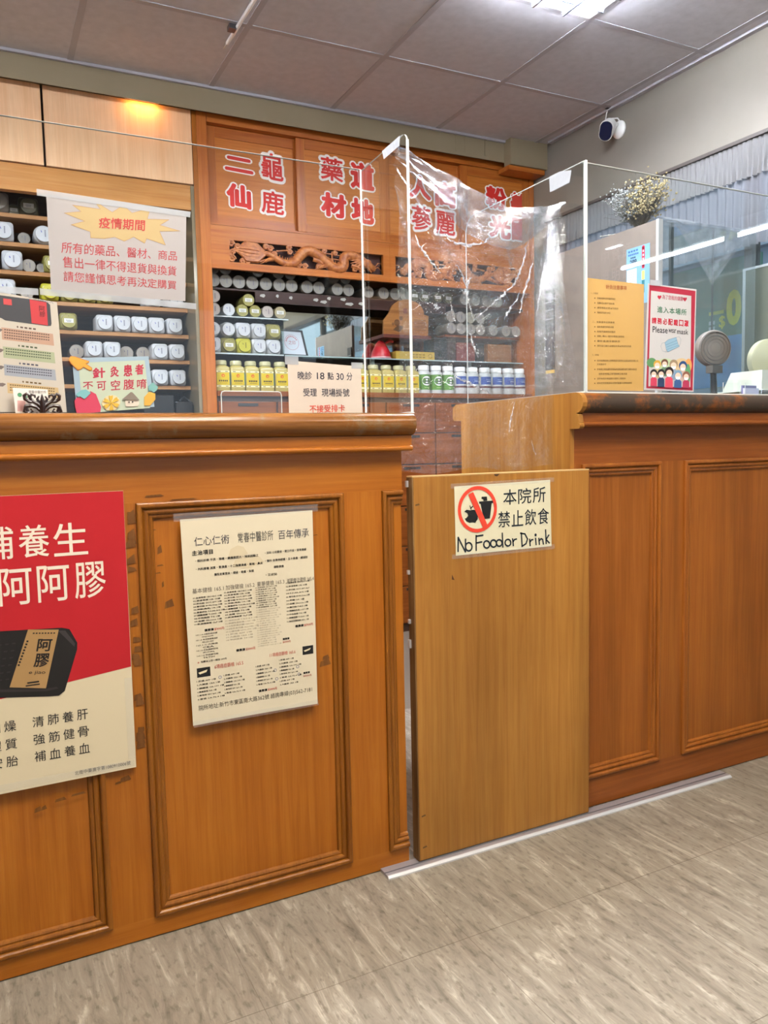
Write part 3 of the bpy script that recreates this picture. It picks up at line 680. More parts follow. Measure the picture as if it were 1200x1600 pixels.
for (x0, x1, xs, sgn) in ((1.029, 1.985, 1.118, 1), (1.9855, 2.904, 2.83, -1)):
    m = MB()
    a, b_ = (1.118, 2.022-.075) if sgn > 0 else (2.02, 2.832)
    m.box(x0, x1, 3.803, 3.825, 2.030, 2.094); m.box(x0, x1, 3.803, 3.825, 1.892, 1.926)
    m.box(x0, a, 3.803, 3.825, 1.926, 2.030); m.box(b_, x1, 3.803, 3.825, 1.926, 2.030)
    m.box(a, b_, 3.842, 3.85, 1.92, 2.035, 1)
    fr = m.build('carved_frieze', [WCH, plain('#3a1712', 0.7)], t); BASE[fr.name] = BASE[t.name]
    if sgn > 0: dragon(1.118, 1, 2.030, 1.926, fr)
    else: dragon(2.832, -1, 2.030, 1.926, fr)
# shelves behind the frieze, mirror back, rear worktop, drawers
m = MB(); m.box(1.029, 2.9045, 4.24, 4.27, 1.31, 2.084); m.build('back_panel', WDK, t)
m = MB(); m.box(1.448, 2.16, 3.990, 3.996, 1.5005, 1.80); m.build('mirror', plain('#d4dcda', 0.02, 1.0), t)
m = MB(); m.box(1.029, 2.9045, 3.8855, 4.231, 1.806, 1.815); m.build('shelf', WSL, t)
m = MB(); pr = [(1.029, 1.8065), (1.262, 1.8065), (1.262, 1.757), (2.37, 1.757), (2.37, 1.800), (2.9045, 1.800), (2.9045, 1.815), (1.029, 1.815)]
m.prism(pr, lambda p, d: (p[0], d, p[1]), 3.875, 3.885); m.build('shelf_fascia', WSL, t)
sg = Sign(t, (0, 3.8748, 0))
for (x, z, w) in ((1.285, 1.787, .03), (1.37, 1.790, .016), (1.44, 1.786, .02), (1.572, 1.784, .03), (1.61, 1.776, .04), (1.65, 1.796, .022), (1.725, 1.796, .034), (1.752, 1.774, .05), (1.83, 1.78, .03), (2.29, 1.80, .03), (2.30, 1.785, .03)):
    sg.poly('mirror_glint', '#a8a59d', [(x, z), (x+w*.7, z-.006), (x+w, z+.004), (x+w*.8, z+.012), (x+w*.15, z+.009)])  # pale patches painted in for glimpses of mirror reflection
sg.done()
m = MB(); m.box(1.029, 2.9045, 3.79, 4.231, 1.285, 1.31); m.build('worktop', WDD, t)
m = MB(); m.box(1.029, 2.9045, 3.805, 4.23, 0.0, 1.2845); m.build('drawer_case', plain('#3a2010', 0.6), t)
dz = [(1.262, 1.284), (1.096, 1.258), (0.925, 1.090), (0.70, 0.918), (0.48, 0.694), (0.26, 0.474), (0.05, 0.254)]
dx = [1.029, 1.33, 1.635, 1.94, 2.243, 2.55, 2.904]
for i in range(len(dx)-1):
    for (za, zb) in dz[1:]:
        m = MB(); m.box(dx[i]+0.004, dx[i+1]-0.004, 3.79, 3.805, za, zb); d = m.build('drawer', WDD, t, bevel=0.002); BASE[d.name] = BASE[t.name]
        m = MB(); xc = (dx[i]+dx[i+1])/2; m.box(xc-.05, xc+.05, 3.786, 3.7902, zb-0.022, zb-0.008); m.build('finger_slot', plain('#1a0e08', 0.5), d)
# thin glass shelves for the stacked jars
t = thing('glass_shelf', 'glass shelf carrying the square jars above the yellow bottles', 'shelf', (1.24, 4.0, 1.50))
m = MB(); m.box(1.031, 1.399, 3.866, 4.22, 1.494, 1.501); m.build('lower_plate', clear('shelf_glass', '#dfeeea', 0.06), t)
m = MB(); m.box(1.031, 1.43, 3.866, 4.22, 1.6735, 1.6795); m.build('upper_plate', clear('shelf_glass_upper', '#dfeeea', 0.06), t)
m = MB(); m.box(1.031, 1.399, 3.8645, 3.8658, 1.494, 1.501); m.box(1.031, 1.43, 3.8645, 3.8658, 1.6735, 1.6795); m.build('front_edge', plain('#b9c4c4', 0.3), t)
m = MB(); m.box(1.3990, 1.4035, 3.866, 4.21, 1.4940, 1.6730); m.build('side_plate', clear('shelf_glass_side', '#e8f2f0', 0.08), t)
t = thing('glass_shelf', 'long glass shelf with clear edge under the framed stamp and plaque', 'shelf', (2.17, 4.0, 1.50))
m = MB(); m.box(1.406, 2.90, 3.87, 4.22, 1.494, 1.500); m.build('plate', clear('shelf_glass_long', '#dfeeea', 0.06), t)
m = MB(); m.box(1.406, 2.90, 3.8685, 3.8698, 1.494, 1.500); m.build('front_edge', plain('#9fb0b2', 0.3), t)
for x in (1.07, 1.40, 1.95, 2.45):
    pass
m = MB(); m.box(1.96, 1.98, 4.0, 4.02, 1.3105, 1.4935); m.box(2.6, 2.62, 4.0, 4.02, 1.3105, 1.4935); m.build('support', plain('#cfd4d2', 0.3), t)

# ================================================================== jars
def rsq(h, r, y, n=5):
    out = []
    for (sx, sz, a0) in ((1, 1, 0), (-1, 1, 90), (-1, -1, 180), (1, -1, 270)):
        for k in range(n+1):
            a = math.radians(a0+90*k/n); out.append((sx*(h-r)+r*math.cos(a), y, sz*(h-r)+r*math.sin(a)))
    return out
PROTO = {}
JC = {'white': ('#e9ebee', '#eceef2'), 'olive': ('#a79d52', '#b5ab5c'), 'yellow': ('#dcd23c', '#e2d840'), 'grey': ('#a59c90', '#b3aa9f'), 'dull': ('#8f8a80', '#9d978c'), 'pinkish': ('#cdbfb4', '#d8cabf'), 'darkolive': ('#5f5938', '#6b6540'), 'clear': ('#a89a70', '#c4b48a')}
def make_jar(shape, col, h):
    b, l = (dim(q, .58) for q in JC[col]); R = h*0.84
    gl = 0.32 if col in ('olive', 'yellow', 'clear', 'darkolive') else 0.4
    t = thing('medicine_jar', 'jar', 'jar', (0, 0, 0))
    m = MB(); L = 0.115
    if shape == 'square':
        z0 = h
        rg = [rsq(h, h*.36, L), rsq(h, h*.36, 0.012), rsq(h*.94, h*.42, 0.003), rsq(h*.80, h*.6, -0.002)]
        m.loft([[(x, y, z+z0) for x, y, z in r] for r in rg])
    elif shape == 'round':
        m.lathe((0, 0, h), (0, -1, 0), [(h*.92, -L), (h, -L+.006), (h, -0.016), (h*.93, -0.006), (h*.78, 0.0)], 24)
    else:                                  # straight canister, lid as wide as the body
        m.lathe((0, 0, h), (0, -1, 0), [(h*.93, -L), (h*.96, -L+.004), (h*.96, 0.0)], 24); R = h
    m.build('body', plain(b, gl), t)
    m = MB(); m.lathe((0, 0, h), (0, -1, 0), [(R*.97, -0.001), (R, 0.001), (R, 0.013), (R*.95, 0.0165), (R*.90, 0.0165), (R*.88, 0.0155)], 28)
    lid = m.build('lid', plain(l, gl), t); BASE[lid.name] = Vector((0, 0, 0))
    sg = Sign(lid, (0, -0.0166, h))
    if col in ('olive', 'clear', 'darkolive'):
        sg.rect('paper_label', '#cdcbc6', -R*.62, -R*.28, R*.62, R*.30, 0)
        for k in range(4): sg.rect('ink_marks', '#3a3a3a', -R*.34+k*R*.18, 0.0, -R*.24+k*R*.18, R*.10, 1)
        sg.rect('ink_marks', '#5a5a5a', -R*.28, -R*.16, R*.3, -R*.10, 1); sg.rect('ink_marks', '#3d3a20', -R*.08, R*.62, R*.08, R*.68, 1)
    else:
        ic = '#5c5a6a' if col != 'yellow' else '#3b3a1c'
        for k in range(5): sg.rect('ink_marks', ic, R*.08, R*.34-k*R*.17, R*.22, R*.45-k*R*.17, 0)
        sg.poly('ink_marks', '#3a3a9a' if col == 'white' else ic, [(-R*.36, R*.34), (-R*.30, R*.40), (-R*.20, R*.16), (-R*.28, R*.12)], 0)
    sg.done()
    return t
def jar(shape, col, x, zc, h, y, label, group, rot=0.0):
    k = (shape, col, round(h, 4))
    if k not in PROTO:
        r = make_jar(shape, col, h); PROTO[k] = r; r.location = (x, y, zc-h); r['label'] = label; r['group'] = group; r.rotation_euler = (0, 0, rot)
        return r
    return dup(PROTO[k], (x, y, zc-h), label, group, (0, 0, rot))
YJ = 3.9445
G1 = 'jars lying on the open shelves of the pale cabinet'
H = 0.0385
def onshelf(k): return SH[k]+H+0.0006
# shelf under the red-lettered notice
for i, x in enumerate((.548, .629, .708, .787, .873)):
    jar('square', 'white', x, onshelf(2), H, YJ, f'white square jar, {ORD[i]} of the five just below the red-lettered notice', G1)
jar('square', 'olive', .390, onshelf(2), H, YJ, 'olive square jar alone on the shelf just right of the long leaflet poster', G1)
for i, (x, d) in enumerate(((.496, 'left of the pair above the handmade sign'), (.577, 'right of the pair above the handmade sign'), (.797, 'left of the pair on the middle shelf right of the handmade sign'), (.879, 'right of the pair on the middle shelf at the cabinet side'))):
    jar('square', 'white', x, onshelf(1), H, YJ, f'white square jar, {d}', G1)
for i, (x, d) in enumerate(((.425, 'leftmost, beside the white pair'), (.650, 'just right of the white pair'), (.728, 'between the two white pairs'))):
    jar('canister', 'grey', x, SH[1]+.0335, .033, YJ+.075, f'grey round-lidded jar set back above the handmade sign, {d}', G1)
for i, (x, d) in enumerate(((.712, 'half hidden behind the edge of the handmade sign'), (.793, 'left of the two clear of the handmade sign'), (.880, 'next to the cabinet side'))):
    jar('square', 'white', x, onshelf(0), H, YJ, f'white square jar on the lowest shelf, {d}', G1)
# left of the notice
jar('square', 'grey', .128, SH[6]+.0426, .042, YJ, 'dull grey square jar at the left edge of the top shelf', G1)
jar('square', 'darkolive', .250, onshelf(6)+.003, .0415, YJ+.03, 'dark olive jar with a paper label on the top shelf', G1)
jar('canister', 'darkolive', .190, SH[6]+.0255, .025, YJ+.06, 'small dark jar left of the labelled olive one on the top shelf', G1)
jar('square', 'white', .140, onshelf(5)+.004, .043, YJ, 'white square jar at the left end of the second shelf', G1)
jar('canister', 'dull', .225, SH[5]+.027, .0265, YJ+.05, 'low brownish lid sitting between two white jars on the second shelf', G1)
jar('round', 'white', .305, onshelf(5)+.004, .043, YJ, 'round white jar on the second shelf touching the notice edge', G1)
jar('square', 'white', .081, onshelf(4), H, YJ, 'white jar cut by the left picture edge on the third shelf', G1)
jar('square', 'white', .170, onshelf(4)+.004, .0425, YJ, 'white square jar with a blue pen mark on the third shelf', G1)
jar('canister', 'grey', .238, SH[4]+.030, .0295, YJ+.045, 'grey round lid behind the white jar on the third shelf', G1)
jar('canister', 'dull', .288, SH[4]+.021, .0205, YJ+.03, 'tiny dull jar beside the olive one on the third shelf', G1)
jar('square', 'olive', .335, onshelf(4), H, YJ, 'olive square jar half hidden behind the notice on the third shelf', G1)
jar('square', 'white', .135, onshelf(3)+.004, .0425, YJ, 'white square jar on the fourth shelf above the leaflet poster', G1)
jar('canister', 'grey', .222, SH[3]+.0275, .027, YJ+.03, 'grey round lid on the fourth shelf above the leaflet poster', G1)
jar('square', 'yellow', .318, onshelf(3), H, YJ, 'yellow square jar half hidden behind the tape under the notice', G1)
for i, x in enumerate((.400, .478, .556)): jar('square', 'olive', x, onshelf(3), H, YJ+.01, f'olive jar bottom showing under the notice, {ORD[i]} from left', G1)
for i, x in enumerate((.775, .885)): jar('square', 'white', x, onshelf(3), H, YJ+.01, f'white jar bottom showing under the notice, {("left", "right")[i]} of two', G1)
# rows under the carved dragons
G2 = 'jars lying above the dark shelf under the carved dragons'; yj = 3.885
low = [1.052, 1.114, 1.180, 1.248, 1.318, 1.389, 1.455, 1.539, 1.604, 1.708, 1.772]
for i, x in enumerate(low): jar('canister', 'dull', x, 1.8485, .0325, yj, f'dull jar lid, lower row under the left dragon, {ORD[i]} from left', G2)
low2 = [1.893, 1.985, 2.055, 2.115]
for i, x in enumerate(low2): jar('canister', 'grey' if i < 2 else 'dull', x, 1.8485, .0325, yj+.01, f'grey jar lid seen through the left acrylic wing, {ORD[i]} from left', G2)
for i, x in enumerate((2.182, 2.248, 2.332, 2.400)): jar('round', 'darkolive', x, 1.8495, .0335, yj+.02, f'dark olive jar right of the left acrylic edge, {ORD[i]} from left', G2)
for i, x in enumerate((2.50, 2.575, 2.652, 2.73)): jar('canister', 'dull', x, 1.8485, .0325, yj+.01, f'dull jar lid behind the film below the right dragon, {ORD[i]} from left', G2)
up = [1.057, 1.118, 1.285, 1.392, 1.456, 1.578, 1.698, 1.764]
for i, x in enumerate(up): jar('canister', 'dull', x, 1.9135, .0315, yj+.02, f'jar lid half hidden by the left dragon panel, {ORD[i]} from left', G2)
# stacked jars on the glass shelves
G3 = 'jars stacked on the glass shelves above the yellow bottles'; yj = 3.888
for i, (x, c, s_) in enumerate(((1.052, 'pinkish', 'leftmost, half hidden by the post'), (1.124, 'white', 'second from the post'), (1.193, 'olive', 'third from the post, with paper label'), (1.259, 'olive', 'fourth from the post, with paper label'), (1.324, 'pinkish', 'fifth from the post'), (1.390, 'clear', 'at the right end of the row'))):
    jar('canister', c, x, 1.6805+.0306, .0305, yj, f'round jar lid on the upper glass shelf, {s_}', G3)
jar('canister', 'pinkish', 1.053, 1.6805+.0306+.0612, .0305, yj, 'pinkish round jar lid stacked on top beside the cabinet post', G3)
jar('canister', 'olive', 1.226, 1.6805+.0306+.0525, .0305, yj, 'olive jar with paper label stacked alone on top of the round jars', G3)
HS = 0.0382
for i, (x, c, s_, sh) in enumerate(((1.046, 'white', 'half hidden by the post', 'round'), (1.120, 'white', 'rounder one near the post', 'round'), (1.199, 'white', 'third from the post', 'square'), (1.279, 'white', 'fourth from the post', 'square'), (1.357, 'olive', 'olive, at the right end', 'square'))):
    jar(sh, c, x, 1.5015+HS*3+.001, HS, yj, f'square jar, upper row on the lower glass shelf, {s_}', G3)
for i, (x, c, s_) in enumerate(((1.046, 'white', 'half hidden by the post'), (1.120, 'olive', 'olive, with paper label'), (1.199, 'yellow', 'bright yellow one'), (1.277, 'white', 'second from the right end'), (1.355, 'white', 'at the right end'))):
    jar('square', c, x, 1.5015+HS, HS, yj, f'square jar, bottom row on the lower glass shelf, {s_}', G3)
G4 = 'pale jars stacked on the shelf behind the wrinkled film'
for i, x in enumerate((2.412, 2.478, 2.543, 2.610)):
    jar('canister', 'grey', x, 1.6515+.0325, .032, 3.90, f'pale jar lid behind the film, lower row, {ORD[i]} from left', G4)
    jar('canister', 'grey', x, 1.6515+.0325+.064, .0315, 3.90, f'pale jar lid behind the film, upper row, {ORD[i]} from left', G4)
for i, x in enumerate((2.70, 2.79, 2.862)): jar('canister', 'grey', x, 1.6515+.0325, .032, 3.90, f'pale jar lid behind the right end of the film, {ORD[i]} from the left', G4)
t = thing('jar_shelf', 'narrow dark wooden shelf under the pale jars behind the film', 'shelf', (2.65, 4.0, 1.64))
m = MB(); m.box(2.385, 2.90, 3.905, 4.22, 1.638, 1.651); m.build('board', WDD, t)
m = MB(); m.box(2.385, 2.397, 4.06, 4.2, 1.5005, 1.638); m.box(2.888, 2.90, 3.93, 4.2, 1.5005, 1.638); m.build('side', WDD, t)

# ================================================================== bottles on the rear worktop
def yellow_bottle():
    t = thing('medicine_bottle', 'b', 'bottle', (0, 0, 0)); h = 0.0355
    m = MB()
    def sq(hh, r, z, n=4): return [(x, y, z) for x, y_, zz in [(0, 0, 0)] for x, y in [(p[0], p[2]) for p in rsq(hh, r, 0, n)]]
    m.loft([sq(h*.96, .008, 0), sq(h, .009, .004), sq(h, .009, .112), sq(h*.94, .012, .119), sq(h*.7, .018, .126), sq(h*.68, .02, .128)]); m.build('body', plain(dim('#d3c172', .64), 0.2, 0, .6), t)
    m = MB(); m.lathe((0, 0, .127), (0, 0, 1), [(.026, 0), (.029, .003), (.029, .018), (.026, .024), (.022, .025)], 18); m.build('cap', plain(dim('#d9d3a0', .64), 0.2, 0, .7), t)
    sg = Sign(t, (0, -h-.0004, 0))
    sg.rect('label', dim('#f0cf1a', .64), -.0315, .032, .0315, .090, 0); sg.rect('label_band', '#e8dca8', -.033, .0925, .033, .1, 0); sg.rect('label_band', '#e8dca8', -.033, .021, .033, .029, 0)
    sg.rect('label_border', '#2f9a9a', .0318, .030, .0338, .091, 0)
    sg.disc('emblem', '#c65a1c', 0, .076, .0085, 1); sg.disc('emblem_mark', dim('#f0cf1a', .64), .001, .0745, .0035, 2)
    for k in range(5): sg.rect('label_print', '#3a3010', -.021+k*.009, .0465, -.0145+k*.009, .055, 1)
    sg.rect('label_print', '#7a6a20', -.018, .0385, .02, .041, 1)
    for z in (.0945, .0235): 
        for k in (-1, 1): sg.rect('label_print', '#3a3010', k*.018-.007, z, k*.018+.007, z+.003, 1)
    sg.done(); return t
yb = yellow_bottle(); first = True
G5 = 'bottles lined up on the rear worktop'
yl = [(1.071, 'at the cabinet post, left end of the row'), (1.146, 'second from the cabinet post'), (1.221, 'third from the cabinet post'), (1.297, 'fourth from the cabinet post'), (1.374, 'partly covered by the evening hours paper'), (1.826, 'just right of the evening hours paper'), (1.903, 'first behind the left acrylic wing'), (1.980, 'second behind the left acrylic wing'), (2.057, 'third behind the left acrylic wing'), (2.134, 'beside the green-labelled bottles')]
for i, (x, d) in enumerate(yl):
    lb = f'yellow-labelled square bottle, {d}'
    if i == 0: yb.location = (x, 3.866, 1.3102); yb['label'] = lb; yb['group'] = G5
    else: dup(yb, (x, 3.866, 1.3102), lb, G5)
def pill_bottle(kind):
    t = thing('pill_bottle', 'b', 'bottle', (0, 0, 0)); r = .036 if kind == 'g' else .0385; top = .128 if kind == 'g' else .125
    m = MB(); m.lathe((0, 0, 0), (0, 0, 1), [(r*.93, 0), (r, .004), (r, top-.018), (r*.93, top-.008), (r*.74, top), (r*.72, top+.004)], 24); m.build('body', plain(dim('#eef0ee', .64), 0.35), t)
    m = MB(); m.lathe((0, 0, top+.001), (0, 0, 1), [(r*.78, 0), (r*.84, .002), (r*.84, .022), (r*.78, .027), (r*.7, .0275)], 24); m.build('cap', M_white, t)
    def wrap(name, col, a0, a1, z0, z1, rr):
        m = MB(); n = 16; vs = []; fs = []
        for k in range(n+1):
            a = a0+(a1-a0)*k/n; vs += [(rr*math.sin(a), -rr*math.cos(a), z0), (rr*math.sin(a), -rr*math.cos(a), z1)]
        for k in range(n): fs.append((2*k, 2*k+2, 2*k+3, 2*k+1))
        m.add(vs, fs, 0, True); return m.build(name, plain(col, 0.4), t)
    if kind == 'g':
        wrap('label', dim('#5f9f2a', .64), -2.4, 2.4, .022, .106, r+.0004)
        m = MB(); vs = []; n = 24
        for k in range(n):
            a = .75*math.cos(2*PI*k/n); vs.append(((r+.0008)*math.sin(a), -(r+.0008)*math.cos(a), .070+.026*math.sin(2*PI*k/n)))
        c = [( (r+.0012)*0, -(r+.0012), .070)]
        m.add(vs+c, [(k, (k+1) % n, n) for k in range(n)], 0, True); m.build('label_oval', M_white, t)
        for (z, w) in ((.083, .018), (.068, .026), (.055, .016)): wrap('label_print', '#4a5a4a', -w/r, w/r, z-.003, z+.003, r+.0016)
        wrap('label_print', '#a6c97a', -.4, .4, .032, .035, r+.0008)
    else:
        wrap('label', '#2f4d94', -1.1, 1.3, .056, .100, r+.0004); wrap('label_band', '#5a2a2c', -2.4, 2.4, .036, .047, r+.0004)
        wrap('label_print', '#b9c6e0', -.2, .5, .072, .076, r+.0009); wrap('label_print', '#8ca0cc', -.3, .6, .083, .086, r+.0009)
    return t
g = pill_bottle('g'); b2 = pill_bottle('b')
for i, x in enumerate((2.216, 2.294, 2.371)):
    lb = f'white bottle with a green label and white oval, {("left", "middle", "right")[i]} of the three'
    if i == 0: g.location = (x, 3.866, 1.3102); g['label'] = lb; g['group'] = G5
    else: dup(g, (x, 3.866, 1.3102), lb, G5)
for i, x in enumerate((2.452, 2.535, 2.620, 2.701, 2.784, 2.864)):
    lb = f'white bottle with a dark blue label, {ORD[i]} to the right of the green-labelled bottles'
    if i == 0: b2.location = (x, 3.866, 1.3102); b2['label'] = lb; b2['group'] = G5
    else: dup(b2, (x, 3.866, 1.3102), lb, G5)

# ================================================================== things on the long glass shelf
t = thing('framed_stamp', 'black-framed white certificate with a round red stamp, leaning on the shelf', 'frame', (1.50, 3.95, 1.5005))
th = math.radians(12); U = Vector((1, 0.12, 0)).normalized(); V = Vector((0.0, math.sin(th), math.cos(th)))
sg = Sign(t, (1.411, 3.925, 1.5048), U, V)
fw, fh = .155, .142
sg.sheet('frame', plain('#17150f', 0.3), [(0, 0), (fw, 0), (fw-.02, fh), (0, fh)], .010, .001)
sg.poly('paper', '#c0c6ce', [(.010, .008), (fw-.014, .008), (fw-.032, fh-.012), (.010, fh-.012)], 1)
sg.ring('stamp', '#a5484c', .064, .072, .040, .0415, 2)
sg.text('stamp', '#a5484c', '之印', .045, .060, .085, .082, 2)
for k in range(9):
    a = .5+k*.3; sg.disc('stamp', '#b0666a', .064+.032*math.cos(a), .072+.032*math.sin(a), .004, 2, n=6)
sg.done()
t = thing('wooden_plaque', 'arched wooden plaque with dark pictures and lines of text', 'plaque', (2.10, 3.853, 1.626))
pts = [(1.962, 1.626), (2.238, 1.626), (2.242, 1.735), (2.215, 1.742)]+[(2.11+.105*math.cos(a), 1.742+.075*math.sin(a)) for a in [PI*k/12 for k in range(1, 12)]]+[(2.0, 1.742), (1.965, 1.70)]
sg = Sign(t, (0, 3.846, 0)); sg.sheet('board', wood('plaque_wood', '#7a4a22', '#94602f', '#a8743e', 'x', 0.5), pts, .014)
sg.poly('picture', '#4a3524', [(2.02, 1.652), (2.055, 1.64), (2.075, 1.655), (2.085, 1.672), (2.05, 1.678)]); sg.disc('picture', '#5c3a20', 2.045, 1.69, .018); sg.rect('seal', '#6e2a1c', 2.085, 1.742, 2.108, 1.768); sg.disc('picture', '#6a4526', 2.07, 1.715, .012); sg.disc('picture', '#6a4526', 2.02, 1.682, .008)
for k in range(7): sg.rect('text_lines', '#5c3a20', 2.15, 1.655+k*.009, 2.225-(.01 if k % 2 else 0), 1.658+k*.009)
sg.done()
t2 = MB(); t2.box(1.955, 2.25, 3.835, 3.986, 1.608, 1.6258)
t2.box(2.10, 2.13, 3.966, 3.986, 1.5005, 1.608); t2.build('plaque_stand', plain('#5a2418', 0.5), label='dark red-brown stand holding the arched plaque', cat='stand')
t = thing('yellow_box', 'flat yellow box with a round seal below the arched plaque', 'box', (2.19, 3.93, 1.5005))
m = MB(); m.box(2.055, 2.30, 3.885, 3.96, 1.5005, 1.544); m.build('carton', plain('#b3943a', 0.5), t, bevel=.001)
sg = Sign(t, (0, 3.8848, 0)); sg.ring('seal', '#6e5a2a', 2.272, 1.522, .010, .0125)
for k in range(4):
    for r_ in range(2): sg.rect('print', '#7a6428', 2.155+k*.022, 1.512+r_*.013, 2.172+k*.022, 1.517+r_*.013)
sg.done()
t = thing('red_cone', 'red cone-shaped ornament with a pale base left of the yellow box', 'ornament', (1.985, 3.93, 1.5005))
m = MB(); m.lathe((1.985, 3.93, 1.512), (0, 0, 1), [(.056, 0), (.05, .03), (.026, .075), (.014, .088), (.007, .092)], 20); m.build('cone', plain('#b3202a', 0.35), t)
m = MB(); m.lathe((1.985, 3.93, 1.5005), (0, 0, 1), [(.045, 0), (.058, .004), (.056, .011)], 20); m.build('base', plain('#d9a0a4', 0.4), t)
m = MB(); m.tube([(2.0, 3.9, 1.586), (2.02, 3.89, 1.598), (2.04, 3.885, 1.592)], [.006, .009, .006], 8); m.build('ribbon', plain('#b83a34', 0.4), t)
for (nm, lb, x0, x1, z1, c, y0) in (('black_carton', 'tall black carton leaning right of the yellow box', 2.318, 2.405, 1.634, '#191714', 3.92), ('carton', 'dark brown carton standing behind the film beside the black one', 2.41, 2.465, 1.62, '#33241a', 3.925),
                            ('red_box', 'dark red gift box behind the film', 2.475, 2.60, 1.612, '#6a2a22', 3.93), ('carton', 'black carton between the red box and the brown box', 2.61, 2.665, 1.616, '#22201e', 3.93), ('carton', 'brown cardboard box at the right end of the glass shelf', 2.69, 2.86, 1.61, '#8a5a34', 3.93)):
    t = thing(nm, lb, 'box', ((x0+x1)/2, y0, 1.5005)); m = MB(); m.box(x0, x1, y0, y0+.12, 1.5005, z1-.006); m.build('carton', plain(c, 0.35), t, bevel=.002)
    m = MB(); m.box(x0-.001, x1+.001, y0-.001, y0+.121, z1-.006, z1); m.build('lid', plain(c, 0.3), t)

# ================================================================== acrylic screens
def edge_box(m, a, b): m.box(a[0], b[0], a[1], b[1], a[2], b[2])
ZL = 1.1055; ZR = 1.1585
t = thing('acrylic_screen', 'clear acrylic screen standing on the left counter with a short return wing', 'screen', (0.2, 1.9, ZL))
m = MB(); m.box(-1.2, 0.917, 1.907, 1.913, ZL+0.0, 1.742); m.build('front_sheet', M_acr, t)
r = .022; prof = [(1.913, ZL), (1.663, ZL), (1.663, 1.752-r)]+[(1.663+r-r*math.cos(PI/2*k/6), 1.752-r+r*math.sin(PI/2*k/6)) for k in range(1, 7)]+[(1.913, 1.740)]
m = MB(); m.loft([[(.9175, y, z) for y, z in prof], [(.9225, y, z) for y, z in prof]], 0, False); m.build('wing', M_acr, t)
m = MB(); m.box(-1.2, .917, 1.9065, 1.9135, 1.742, 1.7427)                       # polished bright edges
path = [(.920, y, z) for y, z in prof[1:]]
for i in range(len(path)-1):
    a, b_ = Vector(path[i]), Vector(path[i+1]); d = (b_-a).normalized(); nrm = Vector((0, -d.z, d.y))
    if nrm.y > 0 and abs(d.z) > .5: nrm = -nrm
    w = .0022
    m.add([a+Vector((-w, 0, 0))-nrm*-.0004, a+Vector((w, 0, 0))-nrm*-.0004, b_+Vector((w, 0, 0))-nrm*-.0004, b_+Vector((-w, 0, 0))-nrm*-.0004], [(0, 1, 2, 3)])
m.box(.9170, .9230, 1.6605, 1.6632, ZL, 1.735); 
m.build('polished_edge', M_acre, t)
m = MB(); m.box(.9125, .9170, 1.9045, 1.9068, ZL, 1.741); m.build('glue_seam', speckle('glue_seam', '#c9cfcd', '#f6f8f6', 260, 0.3, 0.4), t)
m = MB(); m.box(.912, .9240, 1.663, 1.913, ZL, ZL+.0025); m.build('foot_strip', plain('#dfe0db', 0.4), t)
sg = Sign(t, (.9170, 0, 0), (0, -1, 0), (0, 0, 1))
t = thing('acrylic_screen', 'clear acrylic screen standing on the right counter with a deep return wing', 'screen', (2.2, 1.66, ZR))
m = MB(); m.box(1.446, 2.87, 1.667, 1.673, ZR, 1.757); m.build('front_sheet', M_acr, t)
r = .05; prof = [(1.652, ZR), (2.226, ZR), (2.226, 1.757-r)]+[(2.226-r+r*math.cos(PI/2*k/6), 1.757-r+r*math.sin(PI/2*k/6)) for k in range(1, 7)]+[(1.652, 1.757)]
m = MB(); m.loft([[(1.4405, y, z) for y, z in prof], [(1.4455, y, z) for y, z in prof]], 0, False); m.build('wing', M_acr, t)
m = MB(); m.box(1.446, 2.87, 1.6665, 1.6735, 1.757, 1.7585)
path = [(1.443, y, z) for y, z in prof[1:]]
for i in range(len(path)-1):
    a, b_ = Vector(path[i]), Vector(path[i+1]); w = .0013
    m.tube([a, b_], w, 5)
m.box(1.4395, 1.4465, 1.6495, 1.6522, ZR, 1.757); m.box(1.448, 1.455, 1.6635, 1.6665, ZR, 1.757)
m.build('polished_edge', M_acre, t)
m = MB(); m.box(1.436, 1.450, 1.652, 2.226, ZR, ZR+.0035); m.box(1.455, 2.87, 1.6635, 1.677, ZR, ZR+.0035); m.build('foot_strip', plain('#dcdcd4', 0.45), t)

# ================================================================== wrinkled film across the gap
t = thing('plastic_film', 'crumpled clear plastic film taped across the gap between the two acrylic wings', 'film', (1.18, 1.73, 0.96))
random.seed(11)
NX, NZ = 84, 110
import mathutils.noise as mn
def top_z(x):
    s = (x-.925)/(1.438-.925)
    return 1.742-.118*(math.sin(min(1, max(0, s))*PI*.62)**1.15)*1.0+.040*max(0, s-.62)/.38
def film_y(x, z):
    s = (x-.925)/.513; h = 1.74-z
    y = 1.735-.010*math.sin(PI*s)
    aL = math.atan2(h, (x-.915)+.02); aR = math.atan2(h, (1.44-x)+.02)
    dL = math.hypot(h, x-.915); dR = math.hypot(h, 1.44-x)
    y += .012*math.sin(aL*17)*math.exp(-dL*2.2)+.012*math.sin(aR*15+1)*math.exp(-dR*2.2)
    y += .010*mn.noise((x*7, z*3.2, 0))+.006*mn.noise((x*19, z*9, 2))+.0028*mn.noise((x*46, z*38, 5))
    y += .010*max(0, mn.noise((x*16+z*4, z*2.5-x*5, 9)))**2*3
    return y
m = MB(); vs = []; fs = []
for j in range(NZ+1):
    for i in range(NX+1):
        s = i/NX; x = .9265+.5105*s; zt = top_z(x); zb = .962+.006*math.sin(x*23)
        z = zt+(zb-zt)*j/NZ
        k = min(1, max(0, (1.27-z)/.10)); x = .9265+(.5105-.0415*k*k*(3-2*k))*s
        vs.append((x, film_y(x, z), z))
for j in range(NZ):
    for i in range(NX):
        a = j*(NX+1)+i; fs.append((a, a+1, a+NX+2, a+NX+1))
